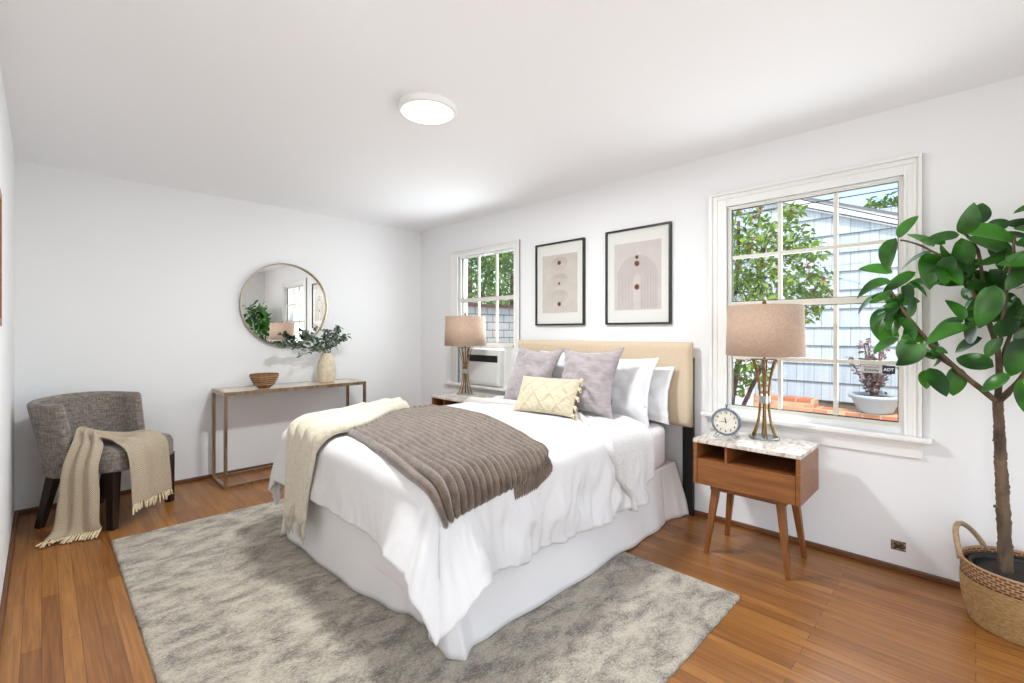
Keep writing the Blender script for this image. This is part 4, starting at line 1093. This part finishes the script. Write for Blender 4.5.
for (x0, y0, x1, y1) in LV:
    X = random.uniform(2.66, 2.92); X2 = X+random.uniform(-.07, .05)
    p0 = P(840+x0/2.846, 180+y0/2.846, X); p1 = P(840+x1/2.846, 180+y1/2.846, min(X2, 3.02))
    sleaf(b, p0, p1+(p1-p0)*.14, .70)
# the rest of the crown, past the right edge of the view and behind
for k in range(290):
    c = Vector((random.gauss(-.02, .15), random.gauss(-.16, .17), random.gauss(1.50, .14)))
    if c.y > .02 or c.x+BX > 2.97: continue
    d = Vector((random.uniform(-1, .6), random.uniform(-1, 1), random.uniform(-.8, .6))).normalized()*random.uniform(.10, .15)
    if c.x+d.x+BX > 3.08 or c.z+d.z > 1.77: continue
    sleaf(b, c, c+d)
for k in range(34):   # inner inner leaves along the left branch
    u = random.uniform(.35, 1); c = cr(left, u); d = Vector((random.uniform(-.8, .8), random.uniform(-.3, 1), random.uniform(-.7, .7))).normalized()*random.uniform(.07, .11)
    sleaf(b, c, c+d)
for k in range(34):
    u = random.uniform(.45, 1); c = cr(mid, u); d = Vector((random.uniform(-.8, .5), random.uniform(-1, 1), random.uniform(-.7, .7))).normalized()*random.uniform(.08, .12)
    sleaf(b, c, c+d)
b.build('foliage', M['leaf'], tr, smooth=True)

# ------------------------------------------------------------------ outdoors
GZ = -.55
struct(B().box(-20, 40, -20, 40, GZ-.2, GZ).build('ground', M['pavement']))
hs = thing('neighbour_house', 'pale blue shingled house with white roof edge outside the wide window', 'house', (9.4, 1.2, GZ))
def hz(y): return 2.88+(y-.863)*.405   # underside of the rake board
HL = 2.62
b = B(); ex = .31; z = GZ+.62; k = 0
while z < 4.6:
    y0, y1 = -6., 5.2
    zt = z+ex+.02
    # each course leans out at its butt
    ymin = y0 if hz(y0) > zt else .863+(z-2.88)/.405
    ymin = max(y0, ymin)
    if ymin < y1:
        b.add([(-.035, ymin-1.2, z-GZ), (-.035, y1-1.2, z-GZ), (-.003, y1-1.2, zt-GZ), (-.003, ymin-1.2+.0, zt-GZ), (.02, ymin-1.2, z-GZ), (.02, y1-1.2, z-GZ)], [(0, 3, 2, 1), (0, 1, 5, 4)])
    z += ex; k += 1
b.build('shingle_siding', M['shake'], hs)
B().box(0, 2.5, -7.2, 4.0, 0, .63).build('foundation', M['foundation'], hs)
# gable body and roof
vs = []; pr = [(-7.2, .6), (4.0, .6), (4.0, hz(5.2)-GZ), (-7.2, hz(-6.)-GZ)]
b = B().add([(x, p[0], p[1]) for x in (.005, 3.0) for p in pr], [(0, 1, 2, 3), (7, 6, 5, 4), (0, 4, 5, 1), (1, 5, 6, 2), (2, 6, 7, 3), (3, 7, 4, 0)]); b.build('gable_wall', M['shake'], hs)
def rake(b, y0, y1, dz0, dz1, x0, x1):
    vs = [(x, y-1.2, hz(y)-GZ+dz) for x in (x0, x1) for y, dz in ((y0, dz0), (y1, dz0), (y1, dz1), (y0, dz1))]
    b.add(vs, [(0, 1, 2, 3), (7, 6, 5, 4), (0, 4, 5, 1), (1, 5, 6, 2), (2, 6, 7, 3), (3, 7, 4, 0)])
b = B(); rake(b, -7, 5.4, .02, .15, -.12, -.07); b.build('rake_board', M['fascia'], hs)
b = B(); rake(b, -7, 5.4, -.02, .0, -.08, .0); b.build('soffit', M['fascia'], hs)
b = B(); rake(b, -7, 5.4, .15, .19, -.14, 3.0); b.build('roof', M['roofing'], hs)
# brick garden wall with planter
bw = thing('brick_garden_wall', 'low orange brick garden wall in front of the pale blue house', 'wall', (8.3, 0, GZ))
b = B().box(0, .3, -6, 1.75, 0, .62); b.box(0, .3, 1.75, 2.6, 0, .74); b.build('brickwork', M['brick'], bw)
pp = on_plane(869, 405, 8.2)
po = thing('bowl_planter', 'pale blue grey bowl planter standing on the brick garden wall', 'planter', (8.45, pp.y-.04, GZ+.625))
B().lathe([(.17, 0), (.21, .03), (.28, .20), (.315, .21), (.325, .26), (.29, .26), (.27, .22)], n=40, cap=(True, False)).build('planter_bowl', M['bowlpot'], po, smooth=True)
B().lathe([(.275, .212), (.275, .222)], n=30).build('planter_soil', M['soil'], po)
sp = thing('planter_shrub', 'sparse burgundy shrub growing from the bowl planter', 'shrub', (8.45, pp.y-.04, GZ+.84))
b = B(); lf = B()
for k in range(13):
    a = random.uniform(0, 2*PI); h = random.uniform(.35, .82); rr = random.uniform(.05, .34)
    pts = [Vector((0.03*math.cos(a), .03*math.sin(a), 0)), Vector((rr*.5*math.cos(a), rr*.5*math.sin(a), h*.5)), Vector((rr*math.cos(a), rr*math.sin(a), h))]
    b.tube([cr(pts, i/8) for i in range(9)], .009, 5)
    for j in range(34):
        c = cr(pts, random.uniform(.25, 1))+Vector((random.uniform(-.07, .07), random.uniform(-.07, .07), random.uniform(-.07, .07)))
        d = Vector((random.uniform(-1, 1), random.uniform(-1, 1), random.uniform(-.5, 1)))
        oval_leaf(lf, c, d, Vector((random.uniform(-1, 1), .3, 1)), random.uniform(.06, .09), .05, 0, .1, 3)
b.build('stems', M['stem'], sp, smooth=True); lf.build('leaves', M['redleaf'], sp)
# white sunlit garden wall left of the house
B_ = B().box(0, .2, 0, 3.2, 0, 1.45).build('garden_wall', M['fascia']); B_.location = (7.6, 2.45, GZ); tag(B_, 'white rendered garden wall behind the flowering shrub', 'wall')

def leafy(name, label, cat, loc, clumps, nleaf, size, m, trunk, flowers=0, group=None, seed=1):
    random.seed(seed); t = thing(name, label, cat, loc, 0, group)
    b = B()
    for (pts, r0, r1) in trunk: b.tube([cr([Vector(p) for p in pts], i/10) for i in range(11)], [lerp(r0, r1, i/10) for i in range(11)], 7)
    b.build('trunk', M['stem'], t, smooth=True)
    b = B(); fl = B(); tot = sum(c[3] for c in clumps)
    for (cx, cy, cz, r, rz_) in clumps:
        for k in range(int(nleaf*r/tot)):
            while True:
                p = Vector((random.uniform(-1, 1), random.uniform(-1, 1), random.uniform(-1, 1)))
                if .35 < p.length < 1: break
            c = Vector((cx+p.x*r, cy+p.y*r, cz+p.z*rz_)); d = Vector((random.uniform(-1, 1), random.uniform(-1, 1), random.uniform(-1, .5)))
            s_ = size*random.uniform(.7, 1.3)
            oval_leaf(b, c, d, Vector((random.uniform(-1, 1), random.uniform(-1, 1), 1)), s_, s_*.42, 0, .15, 3)
            if flowers and random.random() < flowers:
                for q in range(6):
                    d = Vector((random.uniform(-1, 1), random.uniform(-1, 1), random.uniform(-1, 1)))
                    oval_leaf(fl, c, d, Vector((0, .2, 1)), size*.65, size*.5, 0, .2, 3)
    b.build('foliage', m, t, smooth=False)
    if flowers: fl.build('flowers', M['flower'], t)
    return t
def pc(px, py, X, o): v = on_plane(px, py, X)-Vector(o); return v
sl = (5.3, 1.75, GZ)
cl = []
for (px, py, r) in ((745, 225, .28), (765, 240, .30), (790, 240, .22), (750, 265, .34), (785, 270, .30), (808, 285, .22), (760, 295, .34), (795, 300, .28), (818, 300, .14), (740, 330, .22), (745, 355, .20), (755, 375, .16), (740, 385, .14), (778, 320, .3), (735, 300, .35), (725, 260, .35), (715, 320, .4), (705, 240, .4), (792, 212, .1), (812, 250, .12)):
    v = pc(px, py, 5.3+random.uniform(-.3, .4), sl); cl.append((v.x, v.y, v.z, r, r*.95))
leafy('flowering_shrub', 'tall green shrub with coral flowers outside the left panes of the wide window', 'shrub', sl, cl, 3600, .075, M['treeleaf'],
      [([(0, 0.2, 0), (0, .15, 1.0), (.1, 0, 1.9), (0, -.2, 2.7)], .05, .015), ([(0, .2, 0), (.1, .3, 1.2), (0, .1, 2.2), (.1, .1, 3.0)], .045, .015), ([(0, .1, .8), (0, -.2, 1.5), (0, -.5, 2.0), (.05, -.7, 2.3)], .025, .01)], .014, seed=4)
# far tree above the neighbour's roof
c = on_plane(884, 214, 22); tl = (22, c.y, GZ)
leafy('distant_tree', 'round green tree far behind the pale blue house roof', 'tree', tl, [(0, 0, c.z-GZ-.1, 1.0, .8), (.2, .7, c.z-GZ-.2, .8, .6), (0, -.8, c.z-GZ-.05, .9, .8), (0, -.2, c.z-GZ-1.6, 1.4, 1.0)], 2600, .22, M['darkleaf'],
      [([(0, 0, 0), (0, 0, 2), (0, 0, 4), (0, 0, c.z-GZ-.5)], .2, .1)], seed=5)
# overhead cables
for nm, a, c2, lab in (('a', (770, 210), (905, 187), 'upper thin black overhead cable crossing the sky outside the wide window'), ('b', (770, 193), (905, 221), 'lower black overhead cable sloping down to the right along the roof edge')):
    p = on_plane(*a, 8.8); q = on_plane(*c2, 8.8); d = (q-p); p2 = p-d*3; q2 = q+d*3
    cb_ = B().tube([p2.lerp(q2, i/20)-Vector((0, 0, .0)) for i in range(21)], .009, 6).build('overhead_cable', M['wire']); tag(cb_, lab, 'cable', 'overhead cables')
# block wall and trees beyond the narrow window
bwall = thing('block_wall', 'grey concrete block garden wall with brown coping outside the narrow window', 'wall', (4.5, 9.0, GZ))
B().box(0, 12, 0, .2, 0, 2.42).build('blockwork', M['block'], bwall); B().box(-.05, 12, -.06, .26, 2.42, 2.50).build('coping', mat('brown_coping', '6d5040', .8), bwall)
for i, (px, py, D, r, lab) in enumerate(((470, 268, 10.5, 1.2, 'leafy garden tree beyond the block wall, seen through the left panes of the narrow window'), (490, 262, 13.5, 1.5, 'dark garden tree beyond the block wall, seen through the middle panes of the narrow window'), (512, 275, 11.5, 1.2, 'bright garden tree beyond the block wall, seen through the right panes of the narrow window'))):
    u = (px-512)/467; v = (331.5-py)/467; dd = Vector((FX+u*FY, FY-u*FX, v)); t_ = D/dd.y; c = Vector((0, 0, CH))+dd*t_
    leafy('garden_tree', lab, 'tree', (c.x, c.y, GZ), [(0, 0, c.z-GZ, r, r*1.0), (-.6, .2, c.z-GZ+.9, r*.8, r*.8), (.7, 0, c.z-GZ+.7, r*.8, r*.8), (.2, 0, c.z-GZ-1.0, r*.9, r*.8)], 2400, .17, M['darkleaf'],
          [([(0, 0, 0), (.05, 0, 1), (0, 0, 2), (0, 0, c.z-GZ)], .14, .06), ([(0, 0, 1.6), (.3, 0, 2.4), (.5, 0, 3), (.7, 0, 3.6)], .07, .03)], group='trees beyond the block wall', seed=20+i)
